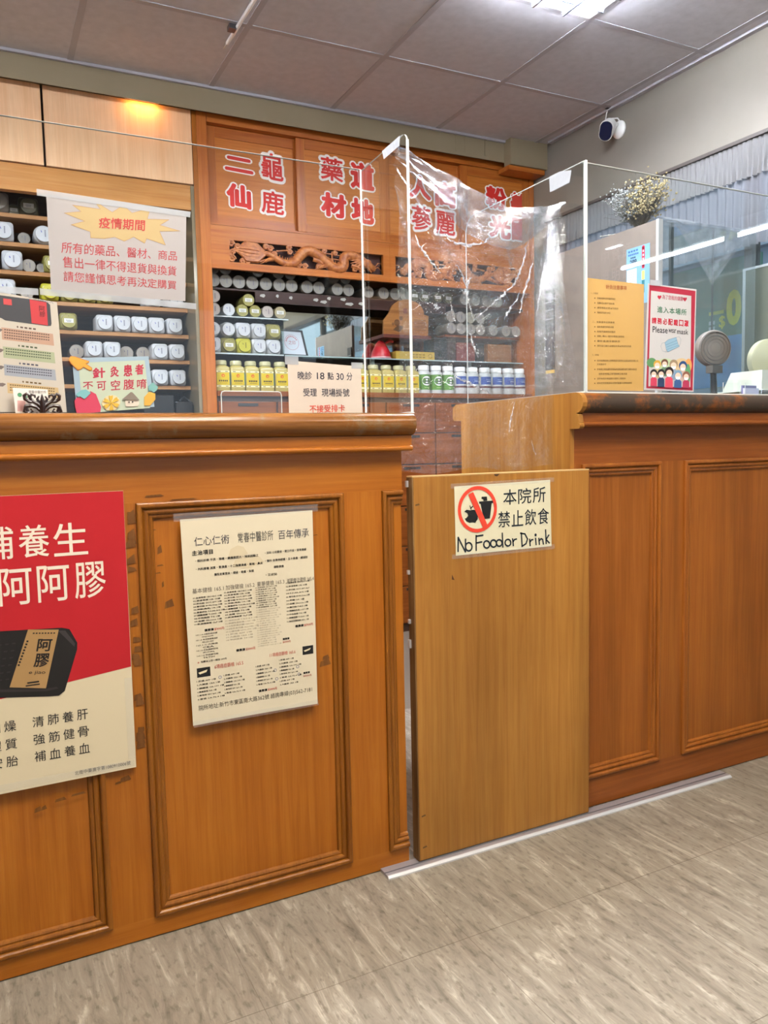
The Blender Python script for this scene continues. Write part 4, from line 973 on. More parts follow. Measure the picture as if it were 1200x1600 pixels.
m.add(vs, fs, 0, True); m.build('sheet', M_film, t)
m = MB(); vs = []; fs = []
for j in range(15):                                  # rolled-over upper band
    for i in range(NX+1):
        s = i/NX; x = .925+.513*s; zt = top_z(x)+.001; dep = .012+.105*math.sin(PI*min(1, s*1.06))**.7
        z = zt-dep*j/14
        vs.append((x, film_y(x, z)-.010-.016*math.sin(PI*j/14)+.009*mn.noise((x*13+z*20, z*52-x*10, 3))+.004*mn.noise((x*40, z*90, 7)), z))
for j in range(14):
    for i in range(NX):
        a = j*(NX+1)+i; fs.append((a, a+1, a+NX+2, a+NX+1))
m.add(vs, fs, 0, True); m.build('rolled_edge', M_film2, t)
m = MB(); vs = [(1.437, 1.75, 1.66), (1.434, 1.80, 1.42), (1.436, 1.70, 1.36), (1.436, 1.69, 1.13), (1.43, 1.78, 1.10), (1.40, 1.80, 1.13), (1.395, 1.80, 1.42)]
for k in range(3):                                   # hanging flap folds at the right wing
    x0 = 1.385+.010*k; pts = [(x0+.012, 1.742, 1.655), (x0+.004-.02*k, 1.79-.03*k, 1.46), (x0, 1.80-.045*k, 1.18)]
    m.add([pts[0], pts[1], pts[2], (pts[2][0]+.02, pts[2][1]-.05, 1.175), (pts[1][0]+.022, pts[1][1]-.05, 1.45)], [(0, 1, 4), (1, 2, 3, 4)])
m.build('hanging_fold', M_film, t)
M_crease = clear('film_crease', '#f4f6fa', 0.40, 0.07, 0.16, 1.0, 60, 0.6, 2.0, '#e6eaf4')
random.seed(21)
for path in [[(1.0626, 1.5546), (1.0773, 1.5405), (1.1034, 1.5305), (1.1339, 1.5286), (1.1669, 1.5364), (1.1926, 1.558)], [(1.0837, 1.4787), (1.0985, 1.4595), (1.1114, 1.4289), (1.1186, 1.3977), (1.1296, 1.3665), (1.139, 1.343)], [(1.139, 1.343), (1.1586, 1.3569), (1.1864, 1.3778), (1.2145, 1.3989), (1.245, 1.422), (1.2676, 1.4481), (1.2884, 1.4824), (1.3094, 1.5251), (1.3263, 1.5677)], [(1.2792, 1.3667), (1.2856, 1.4001), (1.2963, 1.4337), (1.3111, 1.471), (1.3301, 1.5105)], [(1.344, 1.3786), (1.3527, 1.4209), (1.3636, 1.4634), (1.3809, 1.5064)], [(1.0831, 1.2048), (1.0982, 1.1939), (1.1212, 1.1846), (1.1483, 1.172), (1.1759, 1.1626), (1.1917, 1.1529)], [(0.9786, 1.5417), (0.9889, 1.5198), (1.0029, 1.4982), (1.0206, 1.4735), (1.0423, 1.4505)], [(1.2648, 1.1368), (1.2562, 1.1083), (1.2498, 1.0798), (1.2454, 1.0496)], [(1.3227, 1.0315), (1.3311, 1.0142), (1.346, 0.9932)], [(1.0903, 1.4196), (1.1053, 1.4079), (1.1211, 1.4375), (1.1367, 1.4545)], [(1.1269, 1.3104), (1.1381, 1.2787), (1.1493, 1.2468)], [(1.0672, 1.3866), (1.078, 1.3557), (1.089, 1.3325)], [(1.2341, 1.3479), (1.2506, 1.3733), (1.2671, 1.3989), (1.2797, 1.4244)]]:
    pts = []
    for (p, q_) in zip(path, path[1:]):
        for k in range(7):
            s_ = k/7; x = p[0]+(q_[0]-p[0])*s_+random.uniform(-.0022, .0022); z = p[1]+(q_[1]-p[1])*s_+random.uniform(-.003, .003)
            x = min(x, 1.432 if z > 1.2 else 1.39); pts.append((x, film_y(x, z)-.003, z))
    n = len(pts); m = MB(); m.tube(pts, [.0007+.0036*random.random()*math.sin(PI*(k+.5)/n) for k in range(n)], 6, flat=.7); m.build('crease', M_crease, t)
def tape(x, pts):
    m = MB(); m.add([(x, y, z) for y, z in pts], [tuple(range(len(pts)))]); return m.build('adhesive_tape', M_tape, t)
m = MB()
for (x, c) in ((.9165, [(1.691, 1.753), (1.695, 1.731), (1.776, 1.726), (1.785, 1.748)]), (1.4395, [(1.704, 1.7475), (1.712, 1.718), (1.794, 1.716), (1.797, 1.7585), (1.75, 1.7585)])):
    tape(x, c)

# ================================================================== posters and notices
def ref(zx, zy, x0, y0, sc): return (x0+zx/sc, y0+zy/sc)
# ---- big red poster on the left counter
t = thing('red_poster', 'large red and cream advertising poster with a black box on the left counter front', 'poster', (0.05, 1.65, 0.38))
sg = Sign(t, (0, 1.6465, 0))
sg.sheet('paper', plain(dim('#ead9b4', 0.74), 0.45), [(-.245, .378), (.247, .381), (.248, .951), (-.24, .951)], .0006)
sg.poly('red_field', dim('#c01a22', 0.72), [(-.2405, .5635), (.0052, .5645), (.2465, .5925), (.2478, .9505), (-.2402, .9505)])
CR = dim('#f5e7d2', 0.78)
sg.text('white_lettering', CR, '補', -.012, .831, .044, .893, 2, .006); sg.text('white_lettering', CR, '養', .053, .831, .106, .893, 2, .006); sg.text('white_lettering', CR, '生', .114, .829, .176, .893, 2, .006); sg.text('white_lettering', CR, '滋', -.075, .831, -.02, .893, 2, .006)
for i, ch in enumerate('阿阿膠'): sg.text('white_lettering', CR, ch, .014+i*.067, .742, .072+i*.067, .813, 2, .006)
sg.text('white_lettering', CR, '品', -.053, .742, .004, .813, 2, .006)
sg.poly('box_picture', '#171311', [(-.15, .705), (.120, .6885), (.134, .684), (.147, .655), (.146, .642), (.119, .562), (.108, .5545), (.09, .556), (-.15, .588)], 2)
sg.poly('box_highlight', '#332e2c', [(.113, .6835), (.126, .682), (.143, .654), (.141, .648)], 3); sg.poly('box_highlight', '#2a2523', [(-.15, .606), (.085, .572), (.105, .573), (.108, .569), (.085, .567), (-.15, .6)], 3)
for i in range(14):
    for j in range(6): sg.rect('box_highlight', '#262120', -.14+i*.012+j*.003, .60+j*.0135, -.134+i*.012+j*.003, .6025+j*.0135, 3)
sg.poly('gold_label', '#9c7a4c', [(.060, .6925), (.1145, .6855), (.0855, .573), (.022, .585)], 3)
sg.quadtext('label_lettering', '#161210', '阿', (.077, .672), (.103, .669), (.098, .645), (.072, .648), 4, .02); sg.quadtext('label_lettering', '#161210', '膠', (.071, .644), (.097, .641), (.091, .615), (.065, .618), 4, .02)
sg.quadtext('label_lettering', '#161210', 'e jiao', (.058, .612), (.087, .608), (.085, .600), (.056, .604), 4)
for i in range(9): sg.rect('label_lettering', '#161210', .056-i*.0022, .668-i*.0055, .0595-i*.0022, .6715-i*.0055, 4)
for i in range(6): sg.rect('label_lettering', '#161210', .047-i*.0022, .664-i*.0068, .0495-i*.0022, .667-i*.0068, 4)
for i in range(8): sg.rect('label_lettering', '#161210', .068+i*.0052, .6828-i*.0006, .0712+i*.0052, .6852-i*.0006, 4)
sg.rect('label_lettering', '#161210', .053, .587, .074, .590, 4); sg.rect('label_lettering', '#161210', .05, .582, .075, .5845, 4)
for (s_, z0) in (('清肺養肝', .499), ('強筋健骨', .464), ('補血養血', .430)):
    for i, ch in enumerate(s_): sg.text('black_lettering', '#1b1a1e', ch, .058+i*.027, z0, .0785+i*.027, z0+.021)
for (s_, z0) in (('潤燥', .499), ('體質', .464), ('安胎', .430)):
    for i, ch in enumerate(s_): sg.text('black_lettering', '#1b1a1e', ch, -.019+i*.0275, z0, .0015+i*.0275, z0+.021)
sg.text('small_print', '#3a342e', '北衛中藥廣字第1080910006號', .129, .3885, .236, .397)
sg.rect('tape_strip', M_tape2, -.238, .384, .244, .398, 3); sg.rect('tape_strip', M_tape2, .232, .40, .246, .57, 3)
sg.done()
# ---- clinic price poster
t = thing('clinic_poster', 'cream clinic price list poster with small black print taped to the left counter', 'poster', (.5, 1.65, .45))
sg = Sign(t, (0, 1.6468, 0))
TL, TR, BR_, BL = (.358, .886), (.652, .889), (.651, .446), (.367, .446)
sg.sheet('paper', plain(dim('#efe0c0', 0.74), 0.5), [BL, (.45, .447), (.56, .447), BR_, TR, TL], .0006)
def B(s, tt):
    return ((TL[0]*(1-s)+TR[0]*s)*(1-tt)+(BL[0]*(1-s)+BR_[0]*s)*tt, (TL[1]*(1-s)+TR[1]*s)*(1-tt)+(BL[1]*(1-s)+BR_[1]*s)*tt)
def bt(col, body, s0, s1, t0, t1, bold=0.0, part='lettering', res=2):
    sg.quadtext(part, col, body, B(s0, t0), B(s1, t0), B(s1, t1), B(s0, t1), 2, bold, res)
K = '#1d1a18'
bt('#3a3640', '仁心仁術', .09, .345, .088, .132); bt('#4a4540', '常春中醫診所', .41, .68, .084, .134); bt('#3a3640', '百年傳承', .72, .965, .088, .134)
bt(K, '主治項目', .07, .22, .152, .176, .02)
for (a, b_, tt, s_) in ((.09, .56, .196, '・眼科診療 平洗・陽痿・攝護腺肥大・排尿困難之'), (.09, .59, .236, '・內科療養 減重・胃潰瘍・十二指腸潰瘍・氣喘・鼻炎'), (.22, .52, .270, '慢性支氣管炎・便秘・痔瘡・失眠'),
                    (.61, .94, .188, '・兒科 小兒厭食・胃口不佳・發育遲緩'), (.61, .95, .228, '・傷科 坐骨神經痛・五十肩傷・網球肘'), (.675, .755, .262, '運動損傷'), (.61, .70, .298, '・三伏貼')): bt(K, s_, a, b_, tt, tt+.013, .015)
for (a, b_, s_) in ((.055, .285, '基本健檢 165.1'), (.30, .52, '加強健檢 165.2'), (.54, .755, '豪華健檢 165.3'), (.775, .995, '減肥療法健檢 165.4')): bt('#6a6258', s_, a, b_, .334, .358)
L1 = ['血液常規 CBC+DC 13項', '尿液常規 U/R 10項', '肝功能 GOT,GPT 2項', '腎功能 BUN,Crea 2項', '尿酸(痛風) UA 1項', '營養評估 T-P,Alb,A/G 3項', '總膽固醇 T-CHO 1項', '中性脂肪 TG 1項', '血糖 Glucose 1項', '鈣,磷電解質 Ca,P 2項']
L2 = ['癌胚抗原 T-B,D-B,T 1項', '胰臟性澱粉酶 r-GT 1項', 'A型肝炎抗體 HAVAb', 'B型肝炎抗體 Anti-HBs 1項', '心臟指數 LDH,CPK 2項', '肝癌 AFP 1項', '大腸癌 CEA 1項', '甲狀腺素 T4 1項']
L4 = ['血液常規 CBC+DC 13項', '尿液常規 U/R 10項', '肝功能 GOT,GPT,ALP', 'T-P,Alb,A/G 3項', '腎功能 BUN,Crea 2項', '尿酸 UA 1項', '血糖 Glucose 1項', '膽功能 T-B,D 1項', '胰臟性肝炎 r-GT 1項', '中性脂肪 TG 1項', '總膽固醇 T-CHO 1項', '高密度膽固醇 HDL 1項']
for i, s_ in enumerate(L1):
    tt = .376+i*.0142
    bt(K, f'{i+1:02d}.{s_}', .055, .205+.012*len(s_)*.35, tt, tt+.0085, .02, res=1)
    tt = .366+i*.0137; bt(K, f'{i+1:02d}.{s_}', .285, .425+.012*len(s_)*.4, tt, tt+.0082, .02, res=1)
    tt = .360+i*.0110; bt(K, f'{i+1:02d}.{s_}', .525, .64+.012*len(s_)*.3, tt, tt+.0068, .01, res=1)
for i, s_ in enumerate(L2):
    tt = .505+i*.0137; bt('#8a8274', f'{i+11}.{s_}', .285, .43+.006*len(s_), tt, tt+.0082, 0, res=1)
for i, s_ in enumerate((L2+L2+L2)[:17]):
    tt = .472+i*.0113; bt('#9a9182', f'{i+11}.{s_}', .525, .62+.0055*len(s_), tt, tt+.0068, 0, res=1)
for i, s_ in enumerate(L4):
    tt = .352+i*.0178; bt(K, f'{i+1:02d}.{s_}', .765, .86+.0065*len(s_), tt, tt+.0085, .015, res=1)
RD = '#b03a34'
for (a, tt, p_) in ((.125, .535, '$300元'), (.355, .655, '$2000元'), (.83, .574, '$700元'), (.515, .876, '$3000元')):
    bt(K, '優惠價', a, a+.07, tt, tt+.013, .03, res=1); bt(RD, p_, a+.075, a+.15, tt, tt+.014, .01, 'red_lettering', 1)
bt(K, '優惠價', .725, .78, .632, .643, .03, res=1); bt(RD, '$6000元', .725, .79, .648, .659, .01, 'red_lettering', 1)
bt(K, '優惠價', .885, .94, .822, .833, .03, res=1); bt(RD, '$4000元', .885, .955, .838, .849, .01, 'red_lettering', 1)
for i, s_ in enumerate(('165.1-A A型肝炎抗體', 'HAVIgG Anti-HBs', '165.1-B 高,低密度膽固醇', 'HDL,LDL-CHO', '165.1-C 大腸癌', 'CEA', '165.1-D 肝癌,胰臟性肝炎', 'AFP,r-GT,HBsAg', '165.1-E 甲狀腺功能', 'T4,TSH')):
    tt = .556+i*.0128; bt(K if i % 2 else '#4a443c', s_, .06+.045*(i % 2), .22 if i % 2 == 0 else .19, tt, tt+.008, .012, res=1)
bt(RD, '＊', .06, .075, .690, .700, .02, 'red_lettering', 1); bt(K, '加購以上任一組加 260元', .085, .28, .688, .698, .015, res=1)
bt(RD, '6項癌症篩檢 165.5', .185, .405, .716, .738, 0, 'red_lettering'); bt(RD, '11項癌症篩檢 165.6', .615, .825, .700, .720, 0, 'red_lettering')
for (a, b_, c, d) in ((.052, .152, .722, .768), (.885, .975, .690, .734)):
    sg.poly('picture', '#1b1a1a', [B(a, d), B(b_, d), B(b_, c), B(a, c)]); sg.poly('picture_light', '#d8c9a4', [B(a+.02, d-.015), B(b_-.03, d-.022), B(b_-.02, c+.012), B(a+.01, c+.022)], 2)
L6 = ['1.肝癌 AFP 1項', '2.大腸癌 CEA 1項', '3.胰臟癌 CA-199 1項', '4.攝護腺癌 PSA 1項', '5.鼻咽癌 EBV IgG 1項', '6.胃癌 CA-72-4 1項']
for i, s_ in enumerate(L6):
    tt = .782+i*.0178; bt(K, s_, .045, .19+.03*(i % 3), tt, tt+.0085, .015, res=1)
    tt = .772+i*.0178; bt(K, s_, .25, .37+.02*(i % 3), tt, tt+.0085, .015, res=1)
    tt = .752+i*.0185; bt(K, s_, .50, .61+.02*(i % 3), tt, tt+.0085, .015, res=1)
for i, s_ in enumerate(L6+L6[:2]):
    tt = .738+i*.0180; bt(K, s_, .69, .81+.03*(i % 3), tt, tt+.0085, .015, res=1)
for (s_, tt) in ((.222, .782), (.655, .79), (.665, .835), (.84, .79), (.85, .83)): sg.ring('mark', '#4a5a8a', *B(s_, tt), .0026, .0034)
bt('#4a443c', '院所地址:新竹市東區南大路362號 諮詢專線(03)562-7181', .05, .955, .905, .935)
for (a, b_, c, d) in ((.33, .48, .155, .20), (.36, .60, .21, .25)):
    sg.poly('stain', dim('#e8d6b2', 0.74), [B(a, d), B((a+b_)/2, d+.012), B(b_, d-.01), B(b_-.03, c), B((a+b_)/2, c-.01), B(a+.02, c+.006)], 1)
sg.poly('tape_strip', M_tape2, [(.345, .882), (.665, .886), (.665, .902), (.345, .899)], 1); sg.poly('tape_strip', M_tape2, [(.368, .442), (.654, .443), (.652, .456), (.367, .455)], 3)
sg.done()
# ---- NO FOOD sign
t = thing('no_food_sign', 'white handwritten No Food or Drink sign with a red prohibition circle on the half door', 'sign', (1.16, 1.63, .758))
sg = Sign(t, (0, 1.6325, 0))
q = [(1.016, .927), (1.307, .932), (1.311, .759), (1.018, .758)]
sg.sheet('paper', plain(dim('#efe6c4', 0.76), 0.5), [q[3], q[2], q[1], q[0]], .0005)
def Zm(x, y):
    s_ = (x-317-(y-425)*.02)/528; yt = 425-33*s_; yb_ = 805-55*s_; tt = (y-yt)/(yb_-yt)
    return ((q[0][0]*(1-s_)+q[1][0]*s_)*(1-tt)+(q[3][0]*(1-s_)+q[2][0]*s_)*tt, (q[0][1]*(1-s_)+q[1][1]*s_)*(1-tt)+(q[3][1]*(1-s_)+q[2][1]*s_)*tt)
def arc(cx_, cy_, rx, ry, a0=0, a1=360, n=14): return [(cx_+rx*math.cos(math.radians(a0+(a1-a0)*k/n)), cy_+ry*math.sin(math.radians(a0+(a1-a0)*k/n))) for k in range(n+1)]
ST = [[(335, 782), (336, 704), (350, 735), (373, 784), (374, 714)], arc(391, 756, 17, 23), [(430, 776), (430, 694)], [(430, 698), (466, 692)], [(431, 735), (460, 729)], arc(486, 743, 16, 20), arc(523, 738, 16, 20),
      arc(554, 735, 15, 18), [(571, 681), (574, 757)], arc(602, 733, 16, 18), [(628, 712), (632, 749)], [(630, 730), (638, 716), (650, 713)], [(677, 680), (681, 753)], [(672, 681), (697, 685), (712, 712), (703, 738), (680, 753)],
      [(724, 713), (727, 749)], [(726, 730), (734, 717), (743, 716)], [(758, 708), (761, 743)], arc(758, 690, 3, 4, n=6), [(777, 708), (780, 741)], [(779, 722), (789, 710), (799, 714), (803, 739)], [(816, 662), (819, 736)], [(835, 690), (819, 714), (838, 733)]]
for st in ST: sg.stroke('handwriting', '#141d28', [Zm(*p) for p in st], .0040)
for i, ch in enumerate('本院所'):
    x0 = 577+i*83; y0 = 445-i*6; sg.quadtext('handwriting', '#141d28', ch, Zm(x0, y0), Zm(x0+74, y0-5), Zm(x0+74, y0+78), Zm(x0, y0+84), 2, .004)
for i, ch in enumerate('禁止飲食'):
    x0 = 549+i*74; y0 = 564-i*6; sg.quadtext('handwriting', '#141d28', ch, Zm(x0, y0), Zm(x0+65, y0-5), Zm(x0+65, y0+82), Zm(x0, y0+87), 2, .004)
C0 = Zm(438, 550); sg.ring('prohibition_ring', '#d2402c', C0[0], C0[1], .0485, .0575, 3, 40, 1.0)
sg.poly('prohibition_ring', '#d2402c', [Zm(388, 470), Zm(414, 455), Zm(492, 640), Zm(466, 652)], 4)
sg.poly('apple_symbol', '#151515', [Zm(*p) for p in [(400, 556), (380, 552), (368, 562), (384, 572), (388, 585), (378, 598), (370, 601), (378, 615), (395, 624), (410, 621), (425, 624), (438, 605), (441, 575), (432, 556), (415, 552)]], 2)
sg.stroke('apple_symbol', '#151515', [Zm(404, 552), Zm(398, 530)], .002); sg.stroke('apple_symbol', '#151515', [Zm(402, 545), Zm(412, 534)], .003)
sg.poly('cup_symbol', '#151515', [Zm(*p) for p in [(446, 508), (524, 503), (522, 516), (514, 517), (504, 600), (470, 604), (454, 520), (447, 520)]], 2); sg.poly('cup_symbol', '#151515', [Zm(*p) for p in [(470, 505), (468, 496), (458, 493), (460, 482), (488, 481), (490, 503)]], 2)
sg.poly('tape_strip', M_tape2, [(1.006, .922), (1.32, .9265), (1.32, .938), (1.006, .934)], 1); sg.poly('tape_strip', M_tape2, [(1.006, .750), (1.32, .751), (1.32, .764), (1.006, .762)], 5)
sg.done()
# ---- red-lettered notice on the left acrylic
YA = 1.9055
t = thing('epidemic_notice', 'white notice with red lettering and a yellow starburst taped to the left acrylic', 'notice', (.31, YA, 1.37))
sg = Sign(t, (0, YA, 0))
sg.sheet('paper', plain(dim('#ded8d6', 0.46), 0.4), [(.156, 1.379), (.449, 1.379), (.460, 1.586), (.157, 1.591)], .0004)
sg.poly('tape_strip', M_tape, [(.138, 1.584), (.468, 1.573), (.470, 1.586), (.138, 1.598)], 3); sg.poly('tape_strip', M_tape, [(.133, 1.373), (.474, 1.361), (.474, 1.375), (.133, 1.387)], 3)
def Nz(x, y):
    yt = 770+(x-265)*.138; yb_ = 1342+(x-300)*.0575; tt = (y-yt)/(yb_-yt); xl = 265+35*tt; xr = 1062+22*tt; s_ = (x-xl)/(xr-xl)
    return (.157+.303*s_-.011*s_*tt, 1.591-.005*s_-tt*(.212-.005*s_))
star = [(362, 883), (455, 875), (407, 838), (560, 862), (523, 812), (627, 880), (688, 840), (740, 885), (845, 858), (830, 920), (960, 925), (905, 955), (1030, 990), (905, 990), (945, 1068), (830, 1030), (820, 1058), (755, 1020), (700, 1045), (645, 1020), (585, 1030), (510, 1025), (507, 990), (400, 950), (475, 930)]
sg.poly('starburst', dim('#dcc08a', 0.6), [Nz(*p) for p in star]); 
for i in range(len(star)): sg.stroke('starburst_outline', dim('#c58f52', 0.7), [Nz(*star[i]), Nz(*star[(i+1) % len(star)])], .0006, 2)
NR = '#a83c42'
sg.quadtext('red_lettering', '#b0383a', '疫情期間', Nz(553, 905), Nz(818, 925), Nz(818, 988), Nz(553, 968), 3, .012)
sg.quadtext('red_lettering', NR, '所有的藥品、醫材、商品', Nz(350, 1047), Nz(1018, 1105), Nz(1018, 1158), Nz(350, 1112), 2)
sg.quadtext('red_lettering', NR, '售出一律不得退貨與換貨', Nz(357, 1130), Nz(1018, 1190), Nz(1020, 1245), Nz(360, 1195), 2)
sg.quadtext('red_lettering', NR, '請您謹慎思考再決定購買', Nz(362, 1215), Nz(1022, 1272), Nz(1024, 1322), Nz(364, 1275), 2)
sg.done()
# ---- long leaflet poster at the left edge
t = thing('leaflet_poster', 'tall leaflet poster with coloured text boxes and a dark box picture at the left edge', 'poster', (.08, YA, 1.106))
sg = Sign(t, (0, YA, 0)); 
def Lz(x, y): return (.055+(x/8.0)*.00125+(y/8.0)*-.00006, 1.385-(y/8.0)*.001366+(x/8)*-.00005)
sg.sheet('paper', plain(dim('#d9d0c0', 0.72), 0.35), [Lz(-500, 1570), Lz(838, 1530), Lz(720, 125), Lz(-500, 30)], .0006)
sg.poly('dark_box', '#3c3d40', [Lz(*p) for p in [(-400, 90), (560, 125), (600, 140), (630, 165), (648, 400), (640, 432), (600, 438), (60, 410), (10, 385), (-400, 360)]])
sg.poly('red_label', '#b03a3e', [Lz(368, 122), Lz(583, 140), Lz(600, 430), Lz(392, 416)], 2); sg.poly('red_label', '#b9494a', [Lz(38, 140), Lz(142, 143), Lz(146, 218), Lz(42, 214)], 2)
sg.quadtext('label_lettering', '#2a1a1c', '阿', Lz(488, 190), Lz(560, 192), Lz(562, 262), Lz(490, 260), 3); sg.quadtext('label_lettering', '#2a1a1c', '膠', Lz(492, 265), Lz(566, 268), Lz(568, 330), Lz(494, 326), 3)
for (y, x, col, ctx, h) in ((500, 10, dim('#c9a48e', 0.75), '#5a4a44', 150), (735, 25, dim('#b3bc9a', 0.75), '#4a5440', 140), (955, 35, dim('#a9afb8', 0.75), '#4a4a58', 140), (1185, 72, dim('#d9bd8c', 0.75), '#6a5636', 130)):
    sg.poly('text_box', col, [Lz(x, y), Lz(x+655, y+32), Lz(x+668, y+h+32), Lz(x+8, y+h)])
    sg.poly('heading_mark', ctx, [Lz(x+190, y-22), Lz(x+203, y-36), Lz(x+216, y-20), Lz(x+203, y-6)], 2)
    for k in range(4): sg.poly('heading', ctx, [Lz(x+236+k*54, y-36+k*2.6), Lz(x+272+k*54, y-34+k*2.6), Lz(x+272+k*54, y-2+k*2.6), Lz(x+236+k*54, y-4+k*2.6)] if False else [Lz(x+236+k*54, y-30+k*2.6), Lz(x+272+k*54, y-28+k*2.6), Lz(x+272+k*54, y-8+k*2.6), Lz(x+236+k*54, y-10+k*2.6)], 2)
    for ln in range(4 if h > 145 else 3):
        for k in range(20 - 9*(ln == 3)):
            xx = x+36+k*29; yy = y+18+ln*33+k*1.2
            sg.poly('fine_print', ctx, [Lz(xx, yy), Lz(xx+20, yy+1), Lz(xx+20, yy+15), Lz(xx, yy+14)], 2)
for (x, y) in ((-10, 540), (0, 790), (5, 1000), (20, 1215)): sg.poly('leaf_picture', '#6e6460', [Lz(x-40, y-20), Lz(x, y-25), Lz(x+40, y-12), Lz(x, y+22), Lz(x-40, y+20)], 2)
for k in range(6): sg.stroke('sketch_lines', '#6e6e72', [Lz(320+k*60, 95+k*9), Lz(350+k*60, 85+k*8), Lz(372+k*60, 108+k*8)], .0008, 2)
sg.rect('tape_strip', M_tape, .045, 1.372, .13, 1.386, 3)
sg.done()
# ---- handmade acupuncture sign
t = thing('handmade_sign', 'handmade pale green sign with paper fruit and a pointing hand, leaning on the left acrylic', 'sign', (.28, YA-.01, 1.106))
sg = Sign(t, (0, 1.9005, 0))
def Hz(x, y):
    px = 100+x/7.5; py = 540+y/7.5
    return (.191+(px-112)*.001405-(py-560)*.00004, 1.2345-(py-560-(px-112)*.0)*.00139+(px-112)*.00012)
ZB = 1.1065
def cl(p): return (p[0], max(p[1], ZB))
sg.sheet('board', plain(dim('#a9c3d4', 0.72), 0.5), [cl(Hz(*p)) for p in [(130, 790), (1040, 790), (978, 158), (90, 130)]], .003)
sg.poly('inner_paper', dim('#cfdfc8', 0.68), [cl(Hz(*p)) for p in [(195, 800), (985, 800), (930, 205), (160, 190)]])
PK = '#a83248'
for (ch, x, y, w, h) in (('針', 318, 262, 145, 128), ('灸', 520, 255, 100, 132), ('患', 675, 245, 105, 145), ('者', 812, 248, 105, 130)): sg.quadtext('red_lettering', PK, ch, Hz(x, y), Hz(x+w, y), Hz(x+w, y+h), Hz(x, y+h), 2, .03)
for (ch, x, y, w, h) in (('不', 205, 425, 115, 90), ('可', 362, 430, 108, 108), ('空', 525, 425, 108, 122), ('腹', 670, 425, 130, 128), ('唷', 832, 432, 115, 122)): sg.quadtext('red_lettering', PK, ch, Hz(x, y), Hz(x+w, y), Hz(x+w, y+h), Hz(x, y+h), 2, .012)
def cut(part, col, pts, lay, thick=.0015):
    m = MB(); P_ = [cl(Hz(*p)) for p in pts]; m.prism(P_, lambda p, d: sg.P(p, d), lay*.0008, lay*.0008+thick); return m.build(part, plain(col, 0.6), t)
cut('paper_hand', dim('#e0aa3c', 0.75), [(55, 150), (75, 112), (120, 120), (215, 160), (275, 180), (270, 195), (235, 205), (305, 262), (308, 285), (285, 290), (215, 240), (190, 262), (150, 275), (115, 235), (80, 195)], 1)
cut('paper_hand_outline', '#b5622e', [(50, 152), (72, 106), (122, 114), (218, 154), (282, 178), (276, 200), (246, 207), (312, 260), (314, 290), (284, 297), (216, 248), (190, 270), (148, 283), (110, 238), (74, 198)], .2)
cut('paper_strawberry', dim('#d0405e', 0.75), [(105, 640), (130, 605), (290, 540), (350, 580), (405, 740), (395, 800), (130, 800), (112, 720)], 1); cut('strawberry_leaf', dim('#7fc0c4', 0.75), [(122, 565), (180, 520), (235, 515), (292, 560), (240, 612), (215, 628), (165, 590), (155, 606)], 3.2)
for k in range(6):
    a = PI*k/3+.5; c = (522, 700); cut('flower_petal', dim('#e6bd42', 0.75), [c, (c[0]+62*math.cos(a-.36), c[1]+62*math.sin(a-.36)), (c[0]+100*math.cos(a-.22), c[1]+95*math.sin(a-.22)), (c[0]+84*math.cos(a), c[1]+82*math.sin(a)), (c[0]+100*math.cos(a+.22), c[1]+95*math.sin(a+.22)), (c[0]+62*math.cos(a+.36), c[1]+62*math.sin(a+.36))], 3)
cut('flower_backing', dim('#efe0b0', 0.75), [(c0_[0], c0_[1]) for c0_ in [(522+108*math.cos(2*PI*k/12), 700+96*math.sin(2*PI*k/12)) for k in range(12)]], 1)
cut('mushroom_stem', dim('#ece2d0', 0.75), [(688, 680), (855, 690), (850, 740), (835, 765), (700, 760), (690, 740)], 1); cut('mushroom_cap', dim('#8d8276', 0.75), [(650, 668), (755, 585), (775, 592), (855, 690), (840, 698)], 3.2)
for x in (732, 775): cut('mushroom_eye', '#1a1614', [(x-7, 700), (x+7, 700), (x+7, 716), (x-7, 716)], 3.2)
cut('paper_pineapple', dim('#e8b54a', 0.75), [(915, 660), (975, 598), (1050, 625), (1050, 700), (985, 770), (915, 765)], 1); cut('pineapple_crown', dim('#7fb8b4', 0.75), [(972, 590), (965, 530), (1000, 500), (1030, 485), (1045, 510), (1085, 545), (1070, 585), (1030, 612), (1005, 590)], 2.6)
sg.done()
# ---- evening hours paper
t = thing('evening_hours_paper', 'cream paper with evening registration hours on the left acrylic near its corner', 'notice', (.80, YA, 1.106))
sg = Sign(t, (0, YA, 0))
sg.sheet('paper', plain(dim('#e6d8c8', 0.68), 0.5), [(.699, 1.1065), (.905, 1.1065), (.903, 1.238), (.699, 1.248)], .0005)
def Ez(x, y): return (.700+(x-150)/(1085-150)*.2035, 1.2475-(y-(580+(x-150)*.045))/(1215-590)*.1425)
DK = '#2a2d3c'
for (s_, x, w, y, h) in (('晚診', 265, 178, 700, 88), ('18', 505, 95, 718, 75), ('點', 640, 78, 720, 82), ('30', 755, 95, 732, 75), ('分', 888, 75, 728, 88)): sg.quadtext('black_lettering', DK, s_, Ez(x, y), Ez(x+w, y+w*.04), Ez(x+w, y+h+w*.04), Ez(x, y+h), 2, .006)
for (s_, x, w, y, h) in (('受理', 328, 170, 888, 88), ('現場掛號', 560, 360, 898, 90)): sg.quadtext('black_lettering', DK, s_, Ez(x, y), Ez(x+w, y+w*.04), Ez(x+w, y+h+w*.04), Ez(x, y+h), 2, .006)
sg.quadtext('red_lettering', '#c0402c', '不接受排卡', Ez(400, 1078), Ez(855, 1088), Ez(855, 1172), Ez(400, 1165), 2, .01)
sg.rect('tape_strip', M_tape, .692, 1.238, .728, 1.258, 3); sg.rect('tape_strip', M_tape, .875, 1.232, .908, 1.248, 3); sg.rect('tape_strip', M_tape, .692, 1.107, .706, 1.114, 3)
